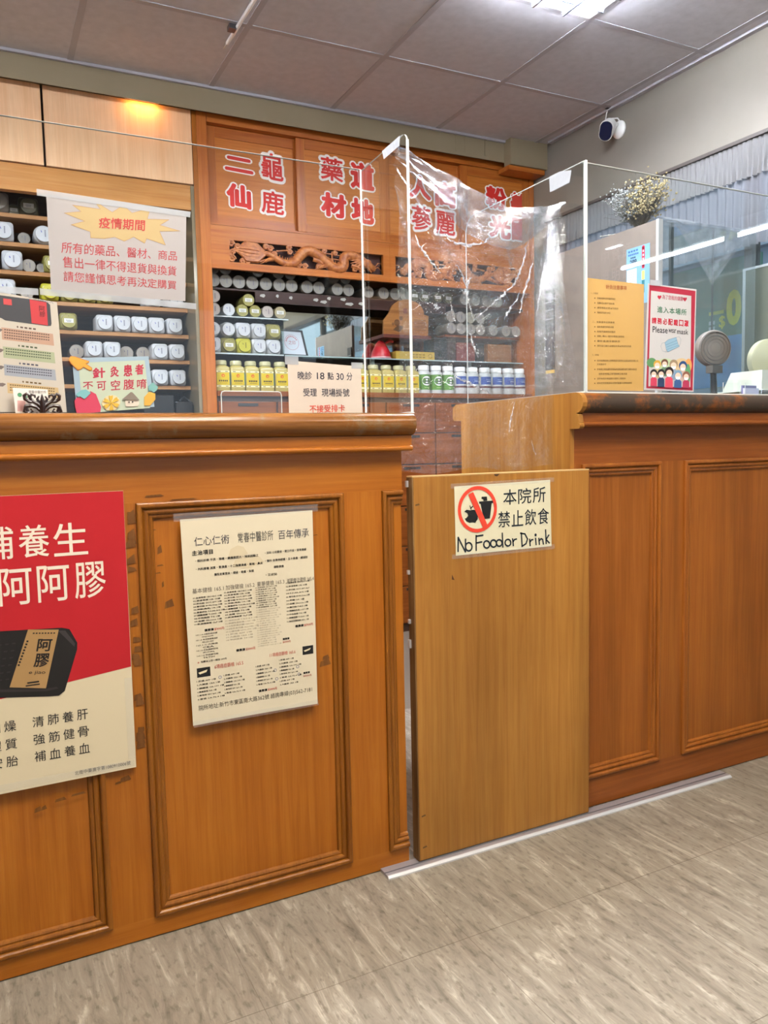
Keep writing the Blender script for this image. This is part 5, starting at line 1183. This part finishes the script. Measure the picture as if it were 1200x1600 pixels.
sg.done()
# ---- orange acupuncture notes and mask poster on the right acrylic
YP = 1.6655
t = thing('orange_notice', 'orange paper of acupuncture notes taped to the right acrylic', 'notice', (1.555, YP, 1.16))
sg = Sign(t, (0, YP, 0))
sg.sheet('paper', plain(dim('#e9b968', 0.66), 0.3), [(1.457, 1.167), (1.662, 1.166), (1.662, 1.459), (1.4565, 1.4615)], .0006)
def Oz(x, y): return (1.457+(x-122)/(475-122)*.205, 1.461-(y-(130+(x-122)*.09))/(790-130)*.296)
OK_ = '#7a5a2c'
sg.quadtext('heading', '#a8603a', '針灸注意事項', Oz(238, 168), Oz(365, 176), Oz(365, 202), Oz(238, 194), 2, .005)
rows = [(145, 212, 45, '一、針灸前'), (185, 242, 110, '針灸前請先告知醫師病史'), (185, 270, 105, '空腹或太飽不宜針灸'), (185, 298, 130, '請穿寬鬆衣物以利施針'), (185, 326, 80, '情緒緊張請先休息'), (155, 380, 135, '二、針灸當中注意事項'), (185, 410, 100, '留針時請勿移動身體'), (185, 438, 110, '如有不適請告知醫師'), (185, 465, 165, '頭暈、噁心、冒冷汗等請立即告知'), (185, 494, 140, '暈針者請平躺休息'), (185, 522, 210, '請勿自行拔針或觸碰針具以免發生危險'), (155, 575, 40, '三、針灸後'), (185, 610, 255, '起針後請檢查身上有無遺留針具若有出血請以棉球按壓止血'), (185, 632, 55, '片刻後即可'), (185, 662, 245, '針後兩小時內請勿洗澡以免感染避免劇烈運動與飲酒'), (195, 690, 175, '如有瘀青屬正常現象數日後消退'), (185, 718, 175, '請多休息多喝溫開水保持心情愉快'), (185, 745, 215, '若有任何問題請與本院所醫護人員聯絡謝謝')]
for (x, y, w, s_) in rows: sg.quadtext('fine_print', '#5c4a28', s_, Oz(x, y), Oz(x+w, y+w*.06), Oz(x+w, y+12+w*.06), Oz(x, y+12), 2, 0, 1)
for y in (242, 270, 298, 326, 410, 438, 465, 494, 522, 610, 662, 718, 745): sg.disc('bullet', '#3a2a14', *Oz(171, y+6), .0016, 2, n=8)
sg.done()
t = thing('mask_poster', 'red-bordered Please wear mask poster with cartoon people on the right acrylic', 'poster', (1.77, YP, 1.16))
sg = Sign(t, (0, 1.6645, 0))
def Mz(x, y):
    tt = (y-168)/ (790-168); xl = 490-15*tt; 
    return (1.678+(x-490)/(785-490)*.187*(1-.02*tt)-.004*tt, 1.462-(y-(165+(x-485)*.11*(1-tt)))/(790-168)*.2935)
sg.sheet('paper', plain(dim('#ece7e6', 0.64), 0.35), [Mz(474, 785), Mz(785, 793), Mz(785, 203), Mz(487, 165)], .0006)
sg.poly('red_border', dim('#b92f45', 0.75), [Mz(486, 775), Mz(778, 785), Mz(778, 212), Mz(495, 172)], 1); sg.poly('white_field', dim('#ece9e8', 0.64), [Mz(498, 765), Mz(762, 765), Mz(752, 240), Mz(504, 207)], 2)
sg.quadtext('red_lettering', '#b23a52', '為了您我的健康', Mz(572, 230), Mz(700, 245), Mz(700, 270), Mz(572, 256), 3, .005)
for cx_ in (555, 712):
    pts = [(16*math.sin(a)**3, 13*math.cos(a)-5*math.cos(2*a)-2*math.cos(3*a)-math.cos(4*a)) for a in [2*PI*k/24 for k in range(24)]]
    sg.poly('heart', '#b3283f', [Mz(cx_+p[0]*.75, 240+(cx_-490)*.085-p[1]*.9) for p in pts], 3)
for i, ch in enumerate('進入本場所'): sg.quadtext('green_lettering', '#2f6a4a', ch, Mz(543+i*37, 297+i*4.2), Mz(576+i*37, 300+i*4.2), Mz(576+i*37, 336+i*4.2), Mz(543+i*37, 333+i*4.2), 3, .012)
for i, ch in enumerate('請務必配戴口罩'): sg.quadtext('red_lettering', '#b8283a', ch, Mz(512+i*33.2, 360+i*3.2), Mz(540+i*33.2, 363+i*3.2), Mz(540+i*33.2, 400+i*3.2), Mz(512+i*33.2, 397+i*3.2), 3, .03)
for (s_, x, w, y, h) in (('Please', 517, 92, 413, 36), ('wear', 614, 48, 428, 22), ('mask', 668, 70, 428, 30)): sg.quadtext('black_lettering', '#25222a', s_, Mz(x, y), Mz(x+w, y+w*.07), Mz(x+w, y+h+w*.07), Mz(x, y+h), 3, .008)
mk = [(592, 508), (612, 492), (640, 484), (662, 478), (676, 520), (684, 530), (650, 545), (612, 563), (602, 548)]
sg.poly('mask_picture', '#8fb0c4', [Mz(*p) for p in mk], 4); 
for (a, b_) in (((600, 522), (668, 495)), ((604, 535), (672, 510)), ((608, 548), (678, 524))): sg.stroke('mask_fold', '#5d7f96', [Mz(*a), Mz(*b_)], .0008, 5)
sg.stroke('mask_strap', '#8b9aa6', [Mz(*p) for p in [(592, 508), (575, 512), (568, 530), (580, 558), (604, 563)]], .0009, 4); sg.stroke('mask_strap', '#8b9aa6', [Mz(*p) for p in [(662, 478), (682, 474), (693, 490), (690, 515), (682, 528)]], .0009, 4)
for i in range(len(mk)): sg.stroke('mask_fold', '#5d7f96', [Mz(*mk[i]), Mz(*mk[(i+1) % len(mk)])], .0007, 5)
for bi, (x, y, rx, ry, c) in enumerate(((515, 625, 30, 28, '#5b8a5a'), (600, 640, 60, 40, '#b7c9a0'), (700, 640, 50, 42, '#d0b58a'), (745, 640, 22, 40, '#d99a5a'), (742, 690, 18, 60, '#5f9a6a'))): sg.poly('background_shapes', c, [Mz(x+rx*math.cos(a), y+ry*math.sin(a)) for a in [2*PI*k/16 for k in range(16)]], 3+bi*.18)
ppl = [(549, 640, 22, dim('#e8b54a', 0.75), '#c9b48a'), (594, 632, 21, '#6d4a3a', '#6a8a6a'), (650, 640, 25, '#9a8468', '#8a9ab0'), (709, 648, 25, '#2c4a78', '#c9b0a0'), (528, 692, 21, '#201c1e', '#c8405a'), (573, 692, 22, '#232024', '#2c3a58'), (622, 684, 26, '#2b2224', '#d0485c'), (678, 700, 25, '#7a9ab4', '#3a5a8a'), (730, 705, 23, '#8a5a48', '#a83250')]
for i, (x, y, r_, hair, coat) in enumerate(ppl):
    L_ = 4.2+i*.55
    sg.poly('cartoon_coat', coat, [Mz(*p) for p in [(x-r_*.95, min(770, y+r_*3.4)), (x+r_*.95, min(772, y+r_*3.4)), (x+r_*.9, y+r_*1.3), (x+r_*.3, y+r_*.8), (x-r_*.3, y+r_*.8), (x-r_*.9, y+r_*1.3)]], L_)
    sg.poly('cartoon_hair', hair, [Mz(x+r_*1.05*math.cos(a), y-r_*.25+r_*1.1*math.sin(a)) for a in [2*PI*k/18 for k in range(18)]], L_+.12)
    sg.poly('cartoon_face', '#ecc9b4', [Mz(x+r_*.74*math.cos(a), y+r_*.12+r_*.8*math.sin(a)) for a in [2*PI*k/18 for k in range(18)]], L_+.24)
    sg.poly('cartoon_mask', '#f2f0f0', [Mz(x-r_*.62, y+r_*.25), Mz(x+r_*.62, y+r_*.25), Mz(x+r_*.5, y+r_*.8), Mz(x, y+r_*.95), Mz(x-r_*.5, y+r_*.8)], L_+.36)
sg.rect('tape_strip', M_tape, 1.68, 1.457, 1.72, 1.472, 12)
sg.done()

# ================================================================== small things on the counters
t = thing('card_holder', 'dark carved wooden scroll card holder on the left counter', 'card holder', (.123, 1.87, ZL))
m = MB(); cx_ = .123; y = 1.868
m.box(.089, .157, y-.01, y+.012, ZL, ZL+.006); m.build('base', plain('#2a1712', 0.35), t); m = MB()
def scroll(sx):
    P = lambda u, z: (cx_+sx*u, y, ZL+z)
    m.tube([P(0, .020), P(.010, .030), P(.018, .034), P(.024, .042), P(.021, .049), P(.014, .047), P(.014, .042)], [.004, .004, .0035, .0035, .003, .0025, .002], 8)
    m.tube([P(.018, .034), P(.026, .034), P(.034, .040), P(.035, .047), P(.030, .051), P(.025, .047), P(.028, .043)], [.003, .0035, .004, .004, .0035, .003, .002], 8)
    m.tube([P(.002, .012), P(.012, .022), P(.022, .026), P(.033, .024), P(.036, .014), P(.028, .010), P(.020, .014), P(.024, .019)], [.003, .0035, .004, .0045, .0045, .004, .003, .002], 8)
    m.tube([P(.034, .024), P(.030, .012), P(.032, .004)], [.004, .004, .005], 8); m.tube([P(0, .004), P(.012, .008), P(.020, .004)], [.004, .004, .003], 8)
    m.tube([P(.004, .028), P(.010, .040), P(.006, .046)], [.003, .003, .0015], 6)
for s_ in (-1, 1): scroll(s_)
m.tube([(cx_, y, ZL+.004), (cx_, y, ZL+.02), (cx_, y-.002, ZL+.036), (cx_, y, ZL+.050)], [.006, .007, .005, .001], 8)
m.build('carving', plain('#22120e', 0.3), t)
t = thing('clinic_card', 'white clinic name card standing in the carved wooden holder', 'card', (.10, 1.882, ZL))
sg = Sign(t, (0, 1.885, 0)); sg.sheet('card', plain('#e8e2da', 0.4), [(.070, ZL+.0065), (.138, ZL+.0065), (.136, 1.167), (.067, 1.170)], .0008)
sg.text('lettering', '#6a6258', '常春中醫診所', .098, 1.158, .133, 1.165, 1); sg.disc('emblem', '#4f8a62', .080, 1.155, .0045); sg.disc('emblem', '#4f8a62', .091, 1.150, .004); sg.poly('print', '#d8a8a0', [(.074, 1.12), (.092, 1.12), (.090, 1.142), (.075, 1.143)])
sg.done()
t = thing('acrylic_stand', 'empty clear acrylic stand with bright white edges on the left counter', 'stand', (.596, 1.885, ZL))
m = MB(); m.box(.521, .671, 1.882, 1.885, ZL, 1.167); m.box(.521, .671, 1.86, 1.882, ZL, ZL+.003); m.build('sheet', M_acr, t)
m = MB(); m.tube([(.520, 1.8835, ZL+.001), (.520, 1.8835, 1.160), (.522, 1.8835, 1.166), (.528, 1.8835, 1.168), (.664, 1.8835, 1.168), (.670, 1.8835, 1.166), (.672, 1.8835, 1.160), (.672, 1.8835, ZL+.001)], .0013, 6); m.build('bright_edge', M_acre, t)
# ---- right counter
t = thing('desk_fan', 'small dark round fan on a short stand behind the mask poster', 'fan', (2.37, 2.03, ZR))
ax = Vector((-.35, -.93, 0)).normalized(); c = Vector((2.365, 2.03, 1.352))
m = MB(); m.lathe(c, ax, [(.058, -.03), (.064, -.02), (.065, .0), (.060, .008), (.03, .012), (.012, .014)], 28); m.build('head', plain('#6d645d', 0.55), t)
m = MB()
for r_ in (.02, .032, .044, .056): m.lathe(c+ax*.0095, ax, [(r_-.001, -.0008), (r_-.001, .004-.05*r_*.04), (r_+.001, .004), (r_+.001, -.0008)], 28)
m.build('grille_ring', plain('#5d554f', 0.55), t)
m = MB(); m.tube([c+Vector((.01, .012, -.055)), c+Vector((.022, .02, -.085)), (2.395, 2.05, ZR+.02), (2.395, 2.05, ZR+.006)], [.012, .011, .011, .014], 10); m.build('stand', plain('#312e2d', 0.45), t)
m = MB(); m.lathe((2.395, 2.05, ZR), (0, 0, 1), [(.045, 0), (.045, .006), (.03, .012)], 24); m.build('foot', plain('#312e2d', 0.45), t)
m = MB(); m.box(2.325, 2.375, 2.0, 2.03, 1.262, 1.288); m.build('motor_box', plain('#4d4844', 0.5), t)
for (x, lb) in ((2.285, 'left clear acrylic brochure holder below the small fan'), (2.395, 'right clear acrylic brochure holder in front of the small fan foot')):
    t = thing('brochure_holder', lb, 'holder', (x+.04, 1.93, ZR)); w = .085
    m = MB(); m.box(x, x+w, 1.92, 1.9225, ZR, ZR+.062); m.box(x, x+w, 1.95, 1.9525, ZR, ZR+.075); m.box(x, x+w, 1.9226, 1.9499, ZR, ZR+.003); m.build('pocket', M_acr, t)
    m = MB()
    for xx in (x, x+w): m.tube([(xx, 1.921, ZR+.001), (xx, 1.921, ZR+.062)], .0012, 6)
    m.build('bright_edge', M_acre, t)
t = thing('leaflets', 'white and violet leaflets lying in the brochure holder under the fan', 'leaflets', (2.44, 1.93, ZR))
m = MB(); m.box(2.40, 2.475, 1.928, 1.934, ZR+.0032, ZR+.045); m.build('front_leaflet', plain('#b9b4cf', 0.4), t); m = MB(); m.box(2.402, 2.474, 1.937, 1.943, ZR+.0032, ZR+.055); m.build('back_leaflet', plain('#6f6a90', 0.4), t)
t = thing('white_scale', 'white plastic kitchen scale with a tray and round dial at the right edge', 'scale', (2.6, 2.0, ZR))
m = MB(); X0, X1 = 2.505, 2.70
m.loft([[(X0+.02, 1.95, ZR), (X1, 1.95, ZR), (X1, 2.12, ZR), (X0+.02, 2.12, ZR)], [(X0+.028, 1.96, ZR+.03), (X1, 1.96, ZR+.03), (X1, 2.11, ZR+.03), (X0+.028, 2.11, ZR+.03)]], 0, False)
m.build('base', plain(dim('#dedcc8', 0.6), 0.45), t)
m = MB(); m.loft([[(X0+.01, 1.945, ZR+.031), (X1+.01, 1.945, ZR+.031), (X1+.01, 2.13, ZR+.031), (X0+.01, 2.13, ZR+.031)], [(X0-.006, 1.93, ZR+.040), (X1+.02, 1.93, ZR+.040), (X1+.02, 2.14, ZR+.040), (X0-.006, 2.14, ZR+.040)], [(X0-.004, 1.932, ZR+.044), (X1+.02, 1.932, ZR+.044), (X1+.02, 2.14, ZR+.044), (X0-.004, 2.14, ZR+.044)]], 0, False); m.build('rim', plain(dim('#d9dcd2', 0.6), 0.4), t)
m = MB(); m.loft([[(X0+.012, 1.95, ZR+.0445), (X1, 1.95, ZR+.0445), (X1, 2.12, ZR+.0445), (X0+.012, 2.12, ZR+.0445)], [(X0+.034, 1.965, ZR+.115), (X1, 1.965, ZR+.115), (X1, 2.10, ZR+.115), (X0+.034, 2.10, ZR+.115)]], 0, False); m.build('body', plain(dim('#e2e2d6', 0.6), 0.4), t)
m = MB(); m.lathe((2.625, 2.00, 1.315), (-.25, -.97, 0), [(.075, -.03), (.078, -.025), (.078, .0), (.072, .004)], 32); m.build('dial', plain(dim('#d2cfae', 0.6), 0.4), t)
m = MB(); m.tube([(2.575, 1.958, 1.268), (2.70, 1.958, 1.268)], .004, 8); m.build('bar', M_white, t)
for i, (lb, c, dx_, dy_, a) in enumerate((('white sheet of paper lying on the right counter in front of the scale', '#e8e4e4', 0, 0, .12), ('pale violet leaflet on the right counter beside the white sheet', '#b9b9dc', .06, .02, -.2), ('pale blue leaflet lying uppermost on the papers at the right edge', '#a8c8e0', .10, -.005, .3))):
    t = MB(); co, si = math.cos(a), math.sin(a); cxp, cyp = 2.47+dx_, 1.82+dy_; z = ZR+.0006+i*.0026
    pts = [(cxp+co*u-si*v, cyp+si*u+co*v) for u, v in ((-.09, -.06), (.09, -.06), (.09, .06), (-.09, .06))]
    t.loft([[(p[0], p[1], z) for p in pts], [(p[0], p[1], z+.0022) for p in pts]], 0, False)
    t.build('paper_sheet', plain(c, 0.5), label=lb, cat='paper')

# ================================================================== glass-fronted showcase beside the window
XS, YF_, ZT = 2.33, 2.262, 1.860
t = thing('showcase', 'glass-fronted showcase with a grey-brown side panel beyond the right counter', 'showcase', (2.62, 2.6, 0))
sc = t
m = MB(); m.box(XS, XS+.018, YF_+.012, 2.93, 0.0, ZT); m.build('side_panel', speckle('grey_brown_board', dim('#8c7e74', 0.6), dim('#96887d', 0.6), 12, 0.6, 0.04), t)
m = MB(); m.box(XS-.002, XS+.02, YF_-.002, YF_+.011, 0.0, ZT+.001); m.build('corner_trim', plain(dim('#d5d6d8', 0.6), 0.35), t)
m = MB(); m.box(XS+.021, 2.872, YF_+.001, YF_+.006, .9, ZT-.002); m.build('front_glass', clear('painted_haze_glass', '#f4f8f9', 0.05, 0.02, 0.12, 0, 20, .8, 4, '#b9c4cc'), t)  # pale haze mixed into the glass colour to lift the dark interior
m = MB(); m.box(XS+.021, 2.872, YF_+.007, 2.92, ZT-.006, ZT); m.build('glass_top', M_glass, t)
m = MB(); m.box(XS+.066, XS+.078, YF_-.001, YF_+.012, .9, ZT-.004); m.box(XS+.30, XS+.306, YF_+.007, YF_+.012, .9, ZT-.006); m.build('glass_frame', plain('#4a5356', 0.4, .5), t)
m = MB(); m.box(XS+.019, 2.872, YF_+.002, 2.92, 0.0, .898); m.build('base_cabinet', plain(dim('#8c7e74', 0.6), 0.6), t)
sg = Sign(t, (XS-.0002, 0, 0), (0, -1, 0), (0, 0, 1))
for i, ch in enumerate('中醫師'):
    for r_, row in enumerate(('中醫師', '照明診', '看婦科')):
        sg.text('reflected_lettering', '#7d7068', row[i], -2.572+i*.062, 1.755-r_*.082, -2.528+i*.062, 1.81-r_*.082, 1)  # text reflected in the acrylic, drawn onto the panel in grey
sg.done()
t = thing('price_poster', 'pale blue price poster reading 289 on the showcase side panel', 'poster', (XS, 2.37, 1.60))
sg = Sign(t, (XS-.0014, 0, 0), (0, -1, 0), (0, 0, 1))
sg.sheet('paper', plain(dim('#8fc0e2', 0.6), 0.4), [(-2.428, 1.56), (-2.305, 1.56), (-2.305, 1.782), (-2.428, 1.782)], .0006)
sg.text('price_lettering', '#1a2838', '289', -2.409, 1.716, -2.372, 1.737, 2, .03)
for k in range(4): sg.rect('print', '#3a5a8a', -2.418+k*.014, 1.766, -2.408+k*.014, 1.773, 2)
for k in range(6): sg.rect('print', '#3a5a8a', -2.418+k*.0095, 1.753, -2.4105+k*.0095, 1.760, 2)
for k in range(3): sg.rect('print', '#25384e', -2.405+k*.0095, 1.741, -2.3975+k*.0095, 1.747, 2)
sg.rect('print', '#25384e', -2.42, 1.707, -2.365, 1.7095, 2)
sg.rect('red_badge', '#c0283c', -2.345, 1.70, -2.330, 1.772, 2); sg.disc('red_badge', '#c0283c', -2.3375, 1.772, .0075, 2); sg.disc('red_badge', '#c0283c', -2.3375, 1.70, .0075, 2)
for k in range(4): sg.rect('badge_print', '#f0dcdc', -2.3405, 1.755-k*.015, -2.3345, 1.762-k*.015, 3)
sg.rect('yellow_block', '#e0cf6a', -2.345, 1.65, -2.330, 1.684, 2); sg.rect('green_block', '#2f6a72', -2.345, 1.60, -2.330, 1.648, 2)
sg.rect('table_block', '#dfe6ea', -2.424, 1.605, -2.372, 1.70, 2)
for k in range(9): sg.rect('table_print', '#8a9aa8', -2.42, 1.612+k*.0095, -2.378, 1.6145+k*.0095, 3)
sg.text('price_lettering', '#1a2030', 'E', -2.368, 1.60, -2.352, 1.622, 2, .03)
sg.done()
t = thing('hanging_strap', 'black strap with a yellow tip hanging at the far edge of the showcase panel', 'strap', (XS-.006, 2.905, 1.345))
m = MB(); m.box(XS-.010, XS-.003, 2.868, 2.928, 1.355, 1.712); m.build('strap', plain('#221f1e', 0.6), t); m = MB(); m.box(XS-.011, XS-.002, 2.873, 2.925, 1.340, 1.354); m.build('tip', plain('#d8a83a', 0.5), t)
m = MB()
for z in (1.58, 1.62, 1.655): m.box(XS-.0108, XS-.0101, 2.87, 2.926, z, z+.003)
m.build('buckle', plain('#9c9c9c', 0.3, .6), t)
# dried flowers
t = thing('dried_bouquet', 'bunch of dried grey-brown flowers lying on top of the showcase', 'flowers', (2.45, 2.47, ZT))
random.seed(5)
ms = MB(); mg = MB(); mb_ = MB()
o0 = Vector((2.44, 2.46, ZT+.012))
for k in range(115):
    side = random.random(); d = Vector((random.uniform(-.55, .5), random.uniform(-.5, .65), random.uniform(.55, 1.0))).normalized()
    L_ = random.uniform(.085, .19)*(1.1-.3*abs(d.x)); p1 = o0+d*L_*.5+Vector((random.uniform(-.01, .01),)*3); p2 = o0+d*L_
    ms.tube([o0+Vector((random.uniform(-.012, .012), random.uniform(-.03, .03), 0)), p1, p2], [.0011, .0009, .0006], 4)
    tgt = mg if (p2.y > 2.475) else mb_
    for j in range(11):
        q_ = p2+Vector((random.gauss(0, .017), random.gauss(0, .02), random.gauss(0, .015)))
        if j < 5: ms.tube([p1, q_], [.0006, .0004], 3)
        r_ = random.uniform(.0028, .0062); ax_ = Vector((random.gauss(0, 1), random.gauss(0, 1), random.gauss(0, 1))).normalized(); bx_ = ax_.orthogonal().normalized(); cx_ = ax_.cross(bx_)
        tgt.add([q_+ax_*r_, q_-ax_*r_, q_+bx_*r_, q_-bx_*r_, q_+cx_*r_, q_-cx_*r_], [(0, 2, 4), (0, 4, 3), (0, 3, 5), (0, 5, 2), (1, 4, 2), (1, 3, 4), (1, 5, 3), (1, 2, 5)])
ms.build('stems', plain('#4a4236', 0.8), t); mg.build('grey_blossoms', plain('#7a7c7a', 0.8), t); mb_.build('brown_blossoms', plain('#93845f', 0.8), t)
m = MB(); m.loft([[(2.43+.02*math.cos(a), 2.46+.03*math.sin(a), ZT+.0005) for a in [2*PI*k/12 for k in range(12)]], [(2.435+.026*math.cos(a), 2.455+.04*math.sin(a), ZT+.02+.008*math.sin(a*3)) for a in [2*PI*k/12 for k in range(12)]]], 0, False, True, False); m.build('paper_wrap', plain('#d8c9a4', 0.7), t)
m = MB(); m.tube([(2.42, 2.50, ZT+.012), (2.40, 2.56, ZT+.022), (2.385, 2.64, ZT+.03)], [.006, .005, .003], 8, flat=.5); m.build('ribbon', plain('#c9c3b6', 0.5), t)
# crumpled plastic bag over the showcase top
t = thing('plastic_bag', 'crumpled clear plastic sheet draped over the top front of the glass showcase', 'plastic sheet', (2.6, YF_, 1.66))
def drape(outline_top, fn, nx, nz):
    m = MB(); vs = []; fs = []
    for j in range(nz+1):
        for i in range(nx+1): vs.append(fn(i/nx, j/nz))
    for j in range(nz):
        for i in range(nx):
            a = j*(nx+1)+i; fs.append((a, a+1, a+nx+2, a+nx+1))
    m.add(vs, fs, 0, True); return m
def f1(s_, u):   # folded over the top edge, hanging to a point
    x = XS+.02+.47*s_; low = .03+.20*max(0, 1-abs(s_-.56)/.42)**1.1
    if u < .35:
        k = u/.35; y = YF_+.10*(1-k)-.004; z = ZT+.006+.012*math.sin(PI*k)+.006*mn.noise((x*30, k*4, 1))
    else:
        k = (u-.35)/.65; y = YF_-.006-.012*abs(mn.noise((x*16, k*3, 2))); z = ZT+.004-low*k
    return (x, y+.004*mn.noise((x*40, u*12, 4)), z)
drape(None, f1, 60, 40).build('sheet', clear('crumpled_bag', '#eef2f6', 0.07, 0.08, 0.2, 0.9, 34, 0.8, 2.5, '#d3dbe6'), t)
# ================================================================== curtain
t = thing('curtain', 'grey sheer gathered curtain hanging along the top of the right window', 'curtain', (XW-.03, 2.6, 1.8))
def cur(z0, z1, y0, y1, amp, fr, xo, nz, seed):
    m = MB(); n = 700; vs = []; fs = []
    for j in range(nz+1):
        z = z1+(z0-z1)*j/nz; k = j/nz
        for i in range(n+1):
            y = y0+(y1-y0)*i/n
            w = math.sin(y*fr+1.6*mn.noise((y*6, seed, 0))+.8*mn.noise((y*20, z*12, seed)))
            vs.append((XW-xo-amp*(.4+.6*k)*w-.006*mn.noise((y*9, z*7, seed+3)), y+.004*mn.noise((y*40, z*20, 3)), z+.004*mn.noise((y*30, 2, seed))*k))
    for j in range(nz):
        for i in range(n):
            a = j*(n+1)+i; fs.append((a, a+1, a+n+2, a+n+1))
    m.add(vs, fs, 0, True); return m
def sheer(name, col, tr):
    m, nt, b = newmat(name); L = nt.links; nt.nodes.remove(b)
    d = N(nt, 'ShaderNodeBsdfDiffuse'); d.inputs[0].default_value = lin(col)
    tl = N(nt, 'ShaderNodeBsdfTranslucent'); tl.inputs[0].default_value = lin(col)
    tp = N(nt, 'ShaderNodeBsdfTransparent')
    a = N(nt, 'ShaderNodeMixShader'); a.inputs[0].default_value = .4; L.new(d.outputs[0], a.inputs[1]); L.new(tl.outputs[0], a.inputs[2])
    c = N(nt, 'ShaderNodeMixShader'); c.inputs[0].default_value = tr; L.new(a.outputs[0], c.inputs[1]); L.new(tp.outputs[0], c.inputs[2])
    L.new(c.outputs[0], nt.nodes['Material Output'].inputs['Surface']); return m
cur(1.83, 2.15, 1.3, 3.64, .012, 150, .030, 16, 1).build('sheer_panel', sheer('sheer_cloth', '#8c8c92', .28), t)
cur(2.105, 2.252, 1.3, 3.64, .009, 260, .042, 14, 5).build('valance', sheer('valance_cloth', '#8e8c8c', .06), t)
m = MB(); m.box(XW-.052, XW-.020, 1.3, 3.655, 2.2535, 2.268); m.build('rail', plain('#4a4440', 0.45), t)
